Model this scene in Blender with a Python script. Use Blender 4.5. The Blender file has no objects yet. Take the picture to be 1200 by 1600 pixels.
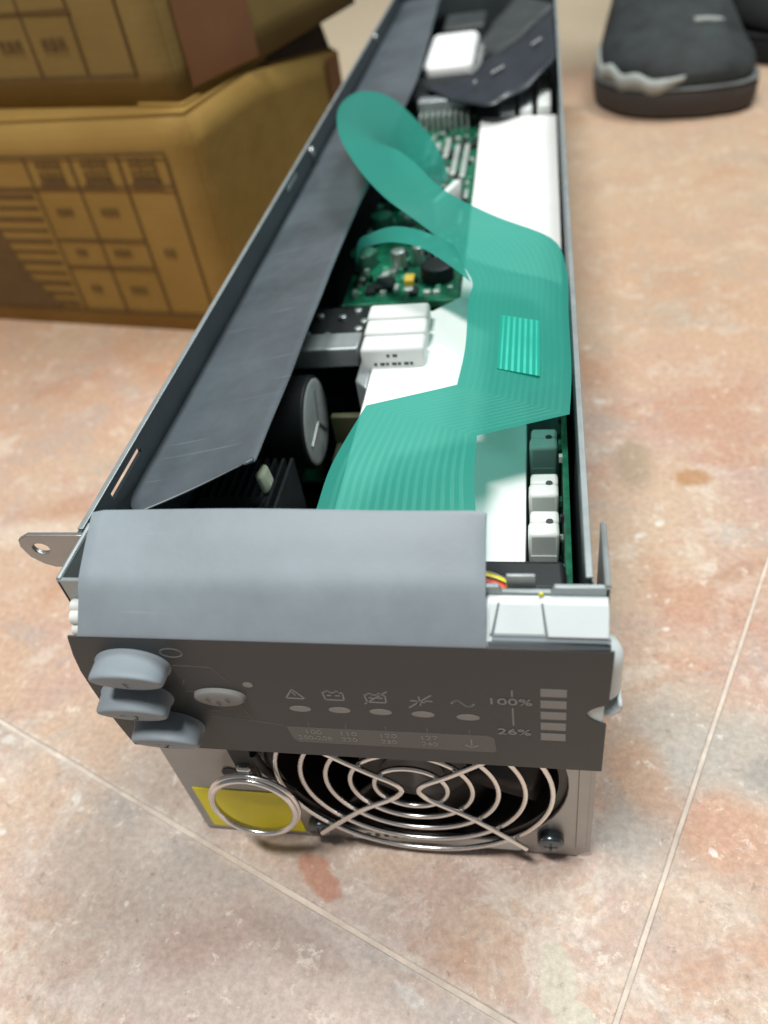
import bpy, bmesh, math, random
from mathutils import Vector, Matrix
random.seed(11)
S = 0.001                                   # every length below is in millimetres
scene = bpy.context.scene
col = scene.collection
R = math.radians

# ------------------------------------------------------------------ camera
cam = bpy.data.cameras.new('camera'); cam_ob = bpy.data.objects.new('camera', cam); col.objects.link(cam_ob)
cr = Vector((0.98033548, 0.14089875, -0.13816619))          # right
cu = Vector((0.00424221, 0.68494047, 0.72858669))           # up
cb = Vector((0.19729257, -0.71484551, 0.67087372))          # back
M = Matrix((cr, cu, cb)).transposed().to_4x4()
M.translation = Vector((51.92, -118.0, 266.68)) * S
cam_ob.matrix_world = M
cam.sensor_fit = 'VERTICAL'; cam.sensor_height = 24.0; cam.sensor_width = 18.0
cam.lens = 1243 / 1600 * 24
cam.clip_start = 0.005; cam.clip_end = 60
cam.dof.use_dof = True; cam.dof.focus_distance = 0.222; cam.dof.aperture_fstop = 6.4
scene.camera = cam_ob

# ------------------------------------------------------------------ world and lamps
w = bpy.data.worlds.new('World'); scene.world = w; w.use_nodes = True
bgn = w.node_tree.nodes['Background']
bgn.inputs[0].default_value = (0.93, 0.96, 1.0, 1); bgn.inputs[1].default_value = 0.20

def lamp(name, loc, size, power, colr, target=(0, .15, .1)):
    l = bpy.data.lights.new(name, 'AREA'); l.shape = 'RECTANGLE'; l.size, l.size_y = size
    l.energy = power; l.color = colr
    o = bpy.data.objects.new(name, l); col.objects.link(o)
    o.location = loc
    o.rotation_euler = (Vector(target) - Vector(loc)).to_track_quat('-Z', 'Y').to_euler()
    return o
lamp('ceiling_lamp', (-0.30, -0.36, 2.2), (0.6, 0.14), 50, (1.0, 0.985, 0.95))
lamp('ceiling_lamp', (0.75, 0.9, 2.4), (1.2, 0.5), 50, (0.93, 1.0, 0.98), (0, .3, .1))

scene.view_settings.view_transform = 'Standard'; scene.view_settings.look = 'None'
scene.view_settings.exposure = -0.12; scene.view_settings.gamma = 1
scene.render.engine = 'CYCLES'
scene.cycles.use_denoising = True
scene.cycles.max_bounces = 8; scene.cycles.transparent_max_bounces = 12
scene.cycles.caustics_reflective = False; scene.cycles.caustics_refractive = False

# ------------------------------------------------------------------ materials
def lin(r, g, b):
    f = lambda v: ((v / 255 + 0.055) / 1.055) ** 2.4 if v > 10 else v / 255 / 12.92
    return (f(r), f(g), f(b), 1)
def mat(name, c, rough=0.5, metal=0.0, var=0.12, vscale=60, bump=0.0, bscale=400, spec=0.5, coat=0.0, trans=0.0, scratch=0.0):
    m = bpy.data.materials.new(name); m.use_nodes = True
    nt = m.node_tree; N = nt.nodes; L = nt.links; p = N['Principled BSDF']
    p.inputs['Roughness'].default_value = rough; p.inputs['Metallic'].default_value = metal
    p.inputs['Specular IOR Level'].default_value = spec
    if coat: p.inputs['Coat Weight'].default_value = coat; p.inputs['Coat Roughness'].default_value = 0.15
    if trans: p.inputs['Transmission Weight'].default_value = trans
    tc = N.new('ShaderNodeTexCoord')
    n = N.new('ShaderNodeTexNoise'); n.inputs['Scale'].default_value = vscale; n.inputs['Detail'].default_value = 6; n.inputs['Roughness'].default_value = 0.65
    L.new(tc.outputs['Object'], n.inputs['Vector'])
    mp = N.new('ShaderNodeMapRange'); mp.inputs[1].default_value = 0.3; mp.inputs[2].default_value = 0.7
    mp.inputs[3].default_value = 1 - var; mp.inputs[4].default_value = 1 + var
    L.new(n.outputs['Fac'], mp.inputs[0])
    mx = N.new('ShaderNodeMix'); mx.data_type = 'RGBA'; mx.blend_type = 'MULTIPLY'; mx.inputs[0].default_value = 1
    mx.inputs[6].default_value = c
    cb_ = N.new('ShaderNodeCombineColor')
    for i in range(3): L.new(mp.outputs[0], cb_.inputs[i])
    L.new(cb_.outputs[0], mx.inputs[7]); bc = mx.outputs[2]
    if scratch:
        for q, (rz, sc_, th) in enumerate(((35, (25, 700, 25), .715), (-50, (18, 900, 18), .72), (80, (30, 600, 30), .725))):
            mpp = N.new('ShaderNodeMapping'); mpp.inputs['Rotation'].default_value = (0.2, 0.1, R(rz)); mpp.inputs['Scale'].default_value = sc_; mpp.inputs['Location'].default_value = (q*3, q, 0)
            L.new(tc.outputs['Object'], mpp.inputs[0]); ns = N.new('ShaderNodeTexNoise'); ns.inputs['Scale'].default_value = 1; ns.inputs['Detail'].default_value = 2; L.new(mpp.outputs[0], ns.inputs['Vector'])
            rr_ = N.new('ShaderNodeMapRange'); rr_.inputs[1].default_value = th; rr_.inputs[2].default_value = th + .03; rr_.inputs[4].default_value = scratch; L.new(ns.outputs['Fac'], rr_.inputs[0])
            m9 = N.new('ShaderNodeMix'); m9.data_type = 'RGBA'; L.new(rr_.outputs[0], m9.inputs[0]); L.new(bc, m9.inputs[6]); m9.inputs[7].default_value = tuple(min(.8, v*1.5 + .10) for v in c[:3]) + (1,); bc = m9.outputs[2]
    L.new(bc, p.inputs['Base Color'])
    r2 = N.new('ShaderNodeMapRange'); r2.inputs[3].default_value = max(0.02, rough - 0.1); r2.inputs[4].default_value = min(1, rough + 0.12)
    L.new(n.outputs['Fac'], r2.inputs[0]); L.new(r2.outputs[0], p.inputs['Roughness'])
    if bump:
        n2 = N.new('ShaderNodeTexNoise'); n2.inputs['Scale'].default_value = bscale; n2.inputs['Detail'].default_value = 4
        L.new(tc.outputs['Object'], n2.inputs['Vector'])
        b = N.new('ShaderNodeBump'); b.inputs['Strength'].default_value = bump; b.inputs['Distance'].default_value = 0.0006
        L.new(n2.outputs['Fac'], b.inputs['Height']); L.new(b.outputs[0], p.inputs['Normal'])
    return m
MT = {}
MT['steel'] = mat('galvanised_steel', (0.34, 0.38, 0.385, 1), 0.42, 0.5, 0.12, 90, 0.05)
MT['steel_in'] = mat('shaded_inner_steel', (0.085, 0.105, 0.115, 1), 0.45, 0.5, 0.15, 40)  # same galvanised steel, the dark interior it reflects painted into the colour
MT['plate'] = mat('brushed_plate', (0.36, 0.36, 0.355, 1), 0.38, 0.8, 0.12, 60, 0.05)
MT['flap'] = mat('grey_cover_plastic', (0.215, 0.255, 0.285, 1), 0.50, 0, 0.16, 26, 0.04, 900, scratch=.15)
MT['bezel'] = mat('pale_grey_plastic', (0.60, 0.67, 0.68, 1), 0.42, 0, 0.05, 40, 0.05, 900)
MT['button'] = mat('button_rubber', (0.22, 0.26, 0.29, 1), 0.6, 0, 0.08, 60, 0.1, 900)
MT['panel'] = mat('charcoal_overlay', (0.040, 0.043, 0.044, 1), 0.5, 0, 0.08, 30, 0.08, 1500)
MT['print'] = mat('grey_print', (0.25, 0.25, 0.245, 1), 0.6, 0, 0.06)
MT['print_dim'] = mat('dim_print', (0.118, 0.117, 0.112, 1), 0.6, 0, 0.06)
MT['led'] = mat('dull_window', (0.21, 0.205, 0.20, 1), 0.4, 0, 0.06)
MT['testb'] = mat('warm_grey_rubber', (0.19, 0.19, 0.185, 1), 0.6, 0, 0.08)
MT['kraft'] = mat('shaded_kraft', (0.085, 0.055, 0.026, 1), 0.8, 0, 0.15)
MT['groove'] = mat('moulded_groove', (0.16, 0.19, 0.20, 1), 0.6)
MT['mark'] = mat('dark_engraving', (0.05, 0.055, 0.06, 1), 0.7)
MT['sheet'] = mat('black_insulating_film', (0.082, 0.100, 0.115, 1), 0.34, 0, 0.30, 22, 0.05, 60, scratch=.35)
MT['white'] = mat('white_insulating_board', (0.86, 0.88, 0.87, 1), 0.35, 0, 0.02)
MT['ceramic'] = mat('white_ceramic', (0.64, 0.66, 0.65, 1), 0.5, 0, 0.04)
MT['plastic_w'] = mat('white_connector', (0.72, 0.75, 0.73, 1), 0.35, 0, 0.04)
MT['black'] = mat('black_plastic', (0.009, 0.011, 0.013, 1), 0.55, 0, 0.2)
MT['blackg'] = mat('black_matte', (0.014, 0.018, 0.021, 1), 0.6, 0, 0.3, 90)
MT['film2'] = mat('dark_tape', (0.020, 0.026, 0.034, 1), 0.35, 0, 0.25, 60)
MT['film3'] = mat('smoky_tape', (0.040, 0.048, 0.048, 1), 0.5, 0, 0.25, 60)
MT['pcb'] = mat('green_circuit_board', (0.008, 0.125, 0.066, 1), 0.35, 0, 0.5, 320)
MT['pcb_edge'] = mat('pcb_edge', (0.06, 0.26, 0.15, 1), 0.5)
MT['can'] = mat('aluminium_can', (0.55, 0.58, 0.57, 1), 0.4, 0.8, 0.1)
MT['canend'] = mat('capacitor_end', (0.50, 0.55, 0.54, 1), 0.5, 0.2, 0.15, 150)
MT['solder'] = mat('tinned_lead', (0.55, 0.62, 0.58, 1), 0.4, 0.5, 0.1)
MT['chrome'] = mat('chrome_wire', (0.76, 0.75, 0.73, 1), 0.24, 1.0, 0.05)
MT['yellow'] = mat('yellow_label', (0.80, 0.71, 0.012, 1), 0.45, 0, 0.06)
MT['amber'] = mat('amber_capacitor', (0.60, 0.42, 0.06, 1), 0.4)
MT['wy'] = mat('yellow_wire', (0.75, 0.68, 0.03, 1), 0.4)
MT['wr'] = mat('red_wire', (0.55, 0.04, 0.02, 1), 0.4)
MT['wk'] = mat('black_wire', (0.02, 0.022, 0.025, 1), 0.35)
MT['screw'] = mat('dark_zinc_screw', (0.12, 0.14, 0.15, 1), 0.25, 0.9, 0.1)
MT['fan'] = mat('fan_plastic', (0.016, 0.013, 0.012, 1), 0.4, 0, 0.2)
MT['hub'] = mat('fan_hub_label', (0.05, 0.045, 0.042, 1), 0.3, 0, 0.2)
MT['cream'] = mat('cream_foam', (0.62, 0.66, 0.50, 1), 0.7)
MT['card_dk'] = mat('carton_ink', (0.115, 0.062, 0.016, 1), 0.8, 0, 0.15, 90)
MT['rib_tr'] = mat('silver_trace', (0.16, 0.55, 0.44, 1), 0.4, 0.0)
MT['shoe'] = mat('black_leather', (0.022, 0.028, 0.029, 1), 0.75, 0, 0.75, 28, 1.0, 140)
MT['shoe_fab'] = mat('black_mesh_cloth', (0.006, 0.007, 0.008, 1), 0.85, 0, 0.3, 60, 0.5, 700)
MT['sole'] = mat('dark_rubber_sole', (0.040, 0.032, 0.028, 1), 0.65, 0, 0.25, 30, 0.3, 200)
MT['welt'] = mat('grey_welt', (0.13, 0.14, 0.14, 1), 0.6)
MT['trim'] = mat('pale_grey_trim', (0.36, 0.39, 0.37, 1), 0.6, 0, 0.15, 60)

def cardboard(name, c, c2):
    m = bpy.data.materials.new(name); m.use_nodes = True
    N = m.node_tree.nodes; L = m.node_tree.links; p = N['Principled BSDF']; p.inputs['Roughness'].default_value = 0.75
    p.inputs['Specular IOR Level'].default_value = 0.25
    tc = N.new('ShaderNodeTexCoord')
    n = N.new('ShaderNodeTexNoise'); n.inputs['Scale'].default_value = 9; n.inputs['Detail'].default_value = 8
    L.new(tc.outputs['Object'], n.inputs['Vector'])
    rp = N.new('ShaderNodeValToRGB'); rp.color_ramp.elements[0].position = 0.36; rp.color_ramp.elements[1].position = 0.66
    rp.color_ramp.elements[0].color = c; rp.color_ramp.elements[1].color = c2
    L.new(n.outputs['Fac'], rp.inputs[0])
    w_ = N.new('ShaderNodeTexWave'); w_.bands_direction = 'Z'; w_.inputs['Scale'].default_value = 60; w_.inputs['Distortion'].default_value = 2
    L.new(tc.outputs['Object'], w_.inputs['Vector'])
    mx = N.new('ShaderNodeMix'); mx.data_type = 'RGBA'; mx.blend_type = 'MULTIPLY'; mx.inputs[0].default_value = 0.03
    L.new(rp.outputs[0], mx.inputs[6]); L.new(w_.outputs['Color'], mx.inputs[7]); L.new(mx.outputs[2], p.inputs['Base Color'])
    n2 = N.new('ShaderNodeTexNoise'); n2.inputs['Scale'].default_value = 25; n2.inputs['Detail'].default_value = 5
    L.new(tc.outputs['Object'], n2.inputs['Vector'])
    b = N.new('ShaderNodeBump'); b.inputs['Strength'].default_value = 0.35; b.inputs['Distance'].default_value = 0.004
    L.new(n2.outputs['Fac'], b.inputs['Height']); L.new(b.outputs[0], p.inputs['Normal'])
    return m
MT['card'] = cardboard('carton_board', (0.27, 0.160, 0.038, 1), (0.34, 0.210, 0.056, 1))
MT['card2'] = cardboard('carton_board_olive', (0.215, 0.142, 0.042, 1), (0.275, 0.190, 0.064, 1))
MT['tape'] = mat('reddish_parcel_tape', (0.235, 0.095, 0.035, 1), 0.4, 0, 0.12, 30)

def ribbon_mat(name, base, stripes, n_tr):
    m = bpy.data.materials.new(name); m.use_nodes = True
    N = m.node_tree.nodes; L = m.node_tree.links; p = N['Principled BSDF']; out = N['Material Output']
    p.inputs['Roughness'].default_value = 0.33; p.inputs['Specular IOR Level'].default_value = 0.45
    uv = N.new('ShaderNodeUVMap'); sx = N.new('ShaderNodeSeparateXYZ'); L.new(uv.outputs[0], sx.inputs[0])
    mu = N.new('ShaderNodeMath'); mu.operation = 'MULTIPLY'; mu.inputs[1].default_value = n_tr; L.new(sx.outputs[0], mu.inputs[0])
    fr = N.new('ShaderNodeMath'); fr.operation = 'PINGPONG'; fr.inputs[1].default_value = 0.5; L.new(mu.outputs[0], fr.inputs[0])
    st = N.new('ShaderNodeMapRange'); st.interpolation_type = 'SMOOTHSTEP'; st.inputs[1].default_value = 0.20; st.inputs[2].default_value = 0.36
    L.new(fr.outputs[0], st.inputs[0])
    # clear margins; the traces show best near the front end
    e1 = N.new('ShaderNodeMath'); e1.operation = 'PINGPONG'; e1.inputs[1].default_value = 0.5; L.new(sx.outputs[0], e1.inputs[0])
    e2 = N.new('ShaderNodeMapRange'); e2.inputs[1].default_value = 0.05; e2.inputs[2].default_value = 0.08; L.new(e1.outputs[0], e2.inputs[0])
    m2 = N.new('ShaderNodeMath'); m2.operation = 'MULTIPLY'; L.new(st.outputs[0], m2.inputs[0]); L.new(e2.outputs[0], m2.inputs[1])
    tc = N.new('ShaderNodeTexCoord'); no = N.new('ShaderNodeTexNoise'); no.inputs['Scale'].default_value = 35; no.inputs['Detail'].default_value = 3
    L.new(tc.outputs['Object'], no.inputs['Vector'])
    nv = N.new('ShaderNodeMapRange'); nv.inputs[1].default_value = 0.06; nv.inputs[2].default_value = 0.30; nv.inputs[3].default_value = 1.15; nv.inputs[4].default_value = 0.30 if n_tr > 10 else 1.1; L.new(sx.outputs[1], nv.inputs[0])
    nc = N.new('ShaderNodeMapRange'); nc.inputs[1].default_value = 0.38; nc.inputs[2].default_value = 0.62; nc.inputs[3].default_value = 0.35; nc.inputs[4].default_value = 1.0; L.new(no.outputs['Fac'], nc.inputs[0])
    m4 = N.new('ShaderNodeMath'); m4.operation = 'MULTIPLY'; L.new(nv.outputs[0], m4.inputs[0]); L.new(nc.outputs[0], m4.inputs[1])
    m3 = N.new('ShaderNodeMath'); m3.operation = 'MULTIPLY'; m3.use_clamp = True; L.new(m2.outputs[0], m3.inputs[0]); L.new(m4.outputs[0], m3.inputs[1])
    mx = N.new('ShaderNodeMix'); mx.data_type = 'RGBA'; mx.inputs[6].default_value = base; mx.inputs[7].default_value = stripes
    L.new(m3.outputs[0], mx.inputs[0]); L.new(mx.outputs[2], p.inputs['Base Color'])
    b = N.new('ShaderNodeBump'); b.inputs['Strength'].default_value = 0.12; b.inputs['Distance'].default_value = 0.0002
    L.new(m2.outputs[0], b.inputs['Height']); L.new(b.outputs[0], p.inputs['Normal'])
    tl = N.new('ShaderNodeBsdfTranslucent'); L.new(mx.outputs[2], tl.inputs[0])
    tr = N.new('ShaderNodeBsdfTransparent'); tr.inputs[0].default_value = (0.26, 0.78, 0.66, 1)
    s1 = N.new('ShaderNodeMixShader'); s1.inputs[0].default_value = 0.28; L.new(p.outputs[0], s1.inputs[1]); L.new(tl.outputs[0], s1.inputs[2])
    s2 = N.new('ShaderNodeMixShader'); s2.inputs[0].default_value = 0.16; L.new(s1.outputs[0], s2.inputs[1]); L.new(tr.outputs[0], s2.inputs[2])
    L.new(s2.outputs[0], out.inputs[0])
    return m
MT['ribbon'] = ribbon_mat('green_flex_film', (0.030, 0.300, 0.238, 1), (0.058, 0.365, 0.292, 1), 17)
MT['patch'] = ribbon_mat('bright_flex_patch', (0.02, 0.42, 0.32, 1), (0.10, 0.80, 0.64, 1), 7)

# ------------------------------------------------------------------ mesh builder
class MB:
    def __init__(s): s.v = []; s.f = []; s.uv = None
    def add(s, vs, fs):
        o = len(s.v); s.v += [tuple(v) for v in vs]; s.f += [tuple(i + o for i in f) for f in fs]; return s
    def box(s, x0, x1, y0, y1, z0, z1):
        vs = [(x0,y0,z0),(x1,y0,z0),(x1,y1,z0),(x0,y1,z0),(x0,y0,z1),(x1,y0,z1),(x1,y1,z1),(x0,y1,z1)]
        return s.add(vs, [(0,3,2,1),(4,5,6,7),(0,1,5,4),(1,2,6,5),(2,3,7,6),(3,0,4,7)])
    def prism(s, pts, d, top=None):
        """pts: 3D polygon, d: offset vector"""
        n = len(pts); d = Vector(d); a = [Vector(p) for p in pts]; b = [p + d for p in a]
        return s.add(a + b, [tuple(range(n))[::-1], tuple(range(n, 2*n))] + [(i, (i+1) % n, (i+1) % n + n, i + n) for i in range(n)])
    def loft(s, rings, cap=True):
        n = len(rings[0]); vs = [p for r in rings for p in r]; fs = []
        for k in range(len(rings) - 1):
            for i in range(n):
                j = (i + 1) % n; fs.append((k*n+i, k*n+j, (k+1)*n+j, (k+1)*n+i))
        if cap: fs += [tuple(range(n))[::-1], tuple(range((len(rings)-1)*n, len(rings)*n))]
        return s.add(vs, fs)
    def cyl(s, c, axis, r, h, n=24, r2=None, ry=1.0, dome=0.0):
        """cylinder from centre c along axis; h signed length; ry squashes the second radius"""
        ax = Vector(axis).normalized(); u = Vector((1,0,0)) if abs(ax.x) < .9 else Vector((0,0,1))
        u = (u - ax * u.dot(ax)).normalized(); v = ax.cross(u); c = Vector(c); r2 = r if r2 is None else r2
        def ring(rr, t): return [c + ax*t + u*rr*math.cos(a) + v*rr*ry*math.sin(a) for a in [2*math.pi*i/n for i in range(n)]]
        rs = [ring(r, 0), ring(r2, h)]
        if dome:
            rs = [ring(r, 0), ring(r2, h - dome), ring(r2 * .985, h - dome*.55), ring(r2*.94, h - dome*.2), ring(r2*.86, h), ring(r2*.45, h + dome*.18), ring(r2*.02, h + dome*.25)]
        return s.loft(rs)
    def tube(s, pts, r, n=8, closed=False):
        P = [Vector(p) for p in pts]; m = len(P); rings = []; up = None
        for i in range(m):
            if closed: t = (P[(i+1) % m] - P[i-1]).normalized()
            else: t = (P[min(i+1, m-1)] - P[max(i-1, 0)]).normalized()
            if up is None: up = Vector((0,0,1)) if abs(t.z) < .9 else Vector((1,0,0))
            a = (up - t*up.dot(t)).normalized(); b = t.cross(a); up = a
            rings.append([P[i] + a*r*math.cos(q) + b*r*math.sin(q) for q in [2*math.pi*k/n for k in range(n)]])
        if closed:
            vs = [p for q in rings for p in q]; fs = []
            for k in range(m):
                for i in range(n):
                    j = (i+1) % n; k2 = (k+1) % m; fs.append((k*n+i, k*n+j, k2*n+j, k2*n+i))
            return s.add(vs, fs)
        return s.loft(rings)
    def grid(s, rows, uvs=True):
        n = len(rows[0]); o = len(s.v)
        s.add([p for r in rows for p in r], [(k*n+i, k*n+i+1, (k+1)*n+i+1, (k+1)*n+i) for k in range(len(rows)-1) for i in range(n-1)])
        s.uv = [(i/(n-1), k/(len(rows)-1)) for k in range(len(rows)) for i in range(n)]
        return s
    def build(s, name, m, parent=None, smooth=False, bevel=0.0, seg=2, solid=0.0, loc=None, subs=0, angle=35):
        me = bpy.data.meshes.new(name)
        me.from_pydata([(v[0]*S, v[1]*S, v[2]*S) for v in s.v], [], s.f); me.update()
        bm = bmesh.new(); bm.from_mesh(me); bmesh.ops.recalc_face_normals(bm, faces=bm.faces); bm.to_mesh(me); bm.free()
        if s.uv and len(s.uv) == len(me.vertices):
            ul = me.uv_layers.new(name='UVMap')
            for lp in me.loops: ul.data[lp.index].uv = s.uv[lp.vertex_index]
        me.materials.append(MT[m] if isinstance(m, str) else m)
        o = bpy.data.objects.new(name, me); col.objects.link(o)
        if parent is not None: o.parent = parent
        if loc: o.location = Vector(loc) * S
        if smooth:
            for p in me.polygons: p.use_smooth = True
            try: me.set_sharp_from_angle(angle=R(angle))
            except Exception: pass
        if subs: md = o.modifiers.new('subdivision', 'SUBSURF'); md.levels = subs; md.render_levels = subs
        if solid: md = o.modifiers.new('solidify', 'SOLIDIFY'); md.thickness = solid*S; md.offset = -1
        if bevel:
            md = o.modifiers.new('bevel', 'BEVEL'); md.width = bevel*S; md.segments = seg; md.limit_method = 'ANGLE'; md.angle_limit = R(40)
            md.harden_normals = False
            for p in me.polygons: p.use_smooth = True
            try: me.set_sharp_from_angle(angle=R(30))
            except Exception: pass
        return o
def tag(o, label=None, cat=None, group=None, kind=None):
    if label: o['label'] = label
    if cat: o['category'] = cat
    if group: o['group'] = group
    if kind: o['kind'] = kind
    return o
def empty(name, loc=(0,0,0), rz=0):
    o = bpy.data.objects.new(name, None); col.objects.link(o); o.location = Vector(loc)*S; o.rotation_euler = (0,0,rz); o.empty_display_size = 0.02
    return o
def dup(o, parent, loc, rot=None):
    c = o.copy(); col.objects.link(c); c.parent = parent; c.location = Vector(loc)*S
    if rot: c.rotation_euler = rot
    for ch in list(o.children):
        d = ch.copy(); col.objects.link(d); d.parent = c
    return c
def catmull(rows, sub):
    out = []
    n = len(rows)
    for i in range(n - 1):
        p0, p1, p2, p3 = rows[max(i-1, 0)], rows[i], rows[i+1], rows[min(i+2, n-1)]
        for k in range(sub):
            t = k / sub; r = []
            for a, b, c, d in zip(p0, p1, p2, p3):
                a, b, c, d = map(Vector, (a, b, c, d))
                r.append(0.5*((2*b) + (c-a)*t + (2*a-5*b+4*c-d)*t*t + (3*b-a-3*c+d)*t**3))
            out.append(r)
    out.append([Vector(p) for p in rows[-1]])
    return out
def text_part(body, name, m, parent, size, centre, right, up, thick=0.08, sx=1.0):
    cu_ = bpy.data.curves.new(name, 'FONT'); cu_.body = body; cu_.size = size; cu_.align_x = 'CENTER'; cu_.align_y = 'CENTER'; cu_.extrude = thick/2
    t = bpy.data.objects.new(name, cu_); col.objects.link(t)
    dg = bpy.context.evaluated_depsgraph_get(); me = bpy.data.meshes.new_from_object(t.evaluated_get(dg))
    bpy.data.objects.remove(t); bpy.data.curves.remove(cu_)
    r_ = Vector(right).normalized(); u_ = Vector(up).normalized(); n_ = r_.cross(u_); c = Vector(centre)
    for v in me.vertices: v.co = (c + r_*v.co.x*sx + u_*v.co.y + n_*v.co.z) * S
    me.materials.clear(); me.materials.append(MT[m]); me.name = name
    o = bpy.data.objects.new(name, me); col.objects.link(o); o.parent = parent
    return o

# ================================================================== FLOOR
def floor_mat():
    m = bpy.data.materials.new('worn_stone_tile'); m.use_nodes = True
    N = m.node_tree.nodes; L = m.node_tree.links; p = N['Principled BSDF']
    tc = N.new('ShaderNodeTexCoord')
    geo = N.new('ShaderNodeNewGeometry')
    P = geo.outputs['Position']
    def noise(scale, detail=6, rough=0.6, dist=0.0, off=0):
        mp = N.new('ShaderNodeMapping'); mp.inputs['Location'].default_value = (off, off*1.7, off*.3); L.new(P, mp.inputs[0])
        n = N.new('ShaderNodeTexNoise'); n.inputs['Scale'].default_value = scale; n.inputs['Detail'].default_value = detail
        n.inputs['Roughness'].default_value = rough; n.inputs['Distortion'].default_value = dist; L.new(mp.outputs[0], n.inputs['Vector']); return n.outputs['Fac']
    def ramp(fac, a, b):
        r = N.new('ShaderNodeMapRange'); r.interpolation_type = 'SMOOTHSTEP'; r.inputs[1].default_value = a; r.inputs[2].default_value = b; L.new(fac, r.inputs[0]); return r.outputs[0]
    def mix(fac, c1, c2, blend='MIX'):
        x = N.new('ShaderNodeMix'); x.data_type = 'RGBA'; x.blend_type = blend
        if isinstance(fac, float): x.inputs[0].default_value = fac
        else: L.new(fac, x.inputs[0])
        for i, c in ((6, c1), (7, c2)):
            if isinstance(c, tuple): x.inputs[i].default_value = c
            else: L.new(c, x.inputs[i])
        return x.outputs[2]
    def math_(op, a, b):
        x = N.new('ShaderNodeMath'); x.operation = op; x.use_clamp = True
        for i, c in ((0, a), (1, b)):
            if isinstance(c, (int, float)): x.inputs[i].default_value = c
            else: L.new(c, x.inputs[i])
        return x.outputs[0]
    def spot(x, y, rx, ry, ang=0, hard=0.25, wob=0.5, wscale=90):
        """mask of one stain: centre and radii in mm"""
        mp = N.new('ShaderNodeMapping'); mp.vector_type = 'TEXTURE'
        mp.inputs['Location'].default_value = (x*S, y*S, 0); mp.inputs['Rotation'].default_value = (0, 0, R(ang)); mp.inputs['Scale'].default_value = (rx*S, ry*S, 1)
        L.new(P, mp.inputs[0])
        ln = N.new('ShaderNodeVectorMath'); ln.operation = 'LENGTH'
        sp = N.new('ShaderNodeVectorMath'); sp.operation = 'MULTIPLY'; sp.inputs[1].default_value = (1, 1, 0); L.new(mp.outputs[0], sp.inputs[0]); L.new(sp.outputs[0], ln.inputs[0])
        ns = noise(wscale, 5, 0.65, 0, x*.01)
        a = N.new('ShaderNodeMath'); a.operation = 'MULTIPLY_ADD'; L.new(ns, a.inputs[0]); a.inputs[1].default_value = wob*2; L.new(ln.outputs['Value'], a.inputs[2])
        r = N.new('ShaderNodeMapRange'); r.interpolation_type = 'SMOOTHSTEP'
        r.inputs[1].default_value = 1 + wob - hard; r.inputs[2].default_value = 1 + wob + hard; r.inputs[3].default_value = 1; r.inputs[4].default_value = 0
        L.new(a.outputs[0], r.inputs[0]); return r.outputs[0]
    peach = (0.55, 0.355, 0.255, 1); sand = (0.555, 0.405, 0.295, 1); pink = (0.51, 0.345, 0.28, 1); grey = (0.40, 0.35, 0.31, 1); pale = (0.66, 0.555, 0.465, 1); orange = (0.47, 0.215, 0.12, 1)
    c = mix(ramp(noise(7, 5, 0.55, 0.6, 3), 0.38, 0.62), peach, sand)
    c = mix(ramp(noise(13, 6, 0.6, 0.8, 8), 0.44, 0.66), c, pink)
    c = mix(math_('MULTIPLY', ramp(noise(9, 8, 0.7, 0.5, 21), 0.52, 0.70), 0.75), c, grey)
    c = mix(math_('MULTIPLY', ramp(noise(34, 10, 0.78, 0.4, 5), 0.52, 0.60), 0.65), c, pale)
    near = N.new('ShaderNodeSeparateXYZ'); L.new(P, near.inputs[0])
    nr = N.new('ShaderNodeMapRange'); nr.interpolation_type = 'SMOOTHSTEP'; nr.inputs[1].default_value = 0.06; nr.inputs[2].default_value = -0.03; L.new(near.outputs[1], nr.inputs[0])
    c = mix(math_('MULTIPLY', nr.outputs[0], .35), c, (0.54, 0.455, 0.395, 1))
    c = mix(math_('MULTIPLY', math_('MULTIPLY', ramp(noise(42, 10, 0.8, 0.6, 44), 0.50, 0.58), nr.outputs[0]), .55), c, (0.68, 0.61, 0.55, 1))
    c = mix(math_('MULTIPLY', math_('MULTIPLY', ramp(noise(55, 9, 0.8, 0.4, 61), 0.55, 0.63), nr.outputs[0]), .5), c, (0.37, 0.30, 0.26, 1))
    c = mix(math_('MULTIPLY', ramp(noise(17, 8, 0.68, 0.5, 14), 0.52, 0.64), 0.45), c, orange)
    c = mix(math_('MULTIPLY', ramp(noise(20, 9, 0.75, 0.8, 77), 0.53, 0.62), 0.45), c, (0.40, 0.36, 0.33, 1))
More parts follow.
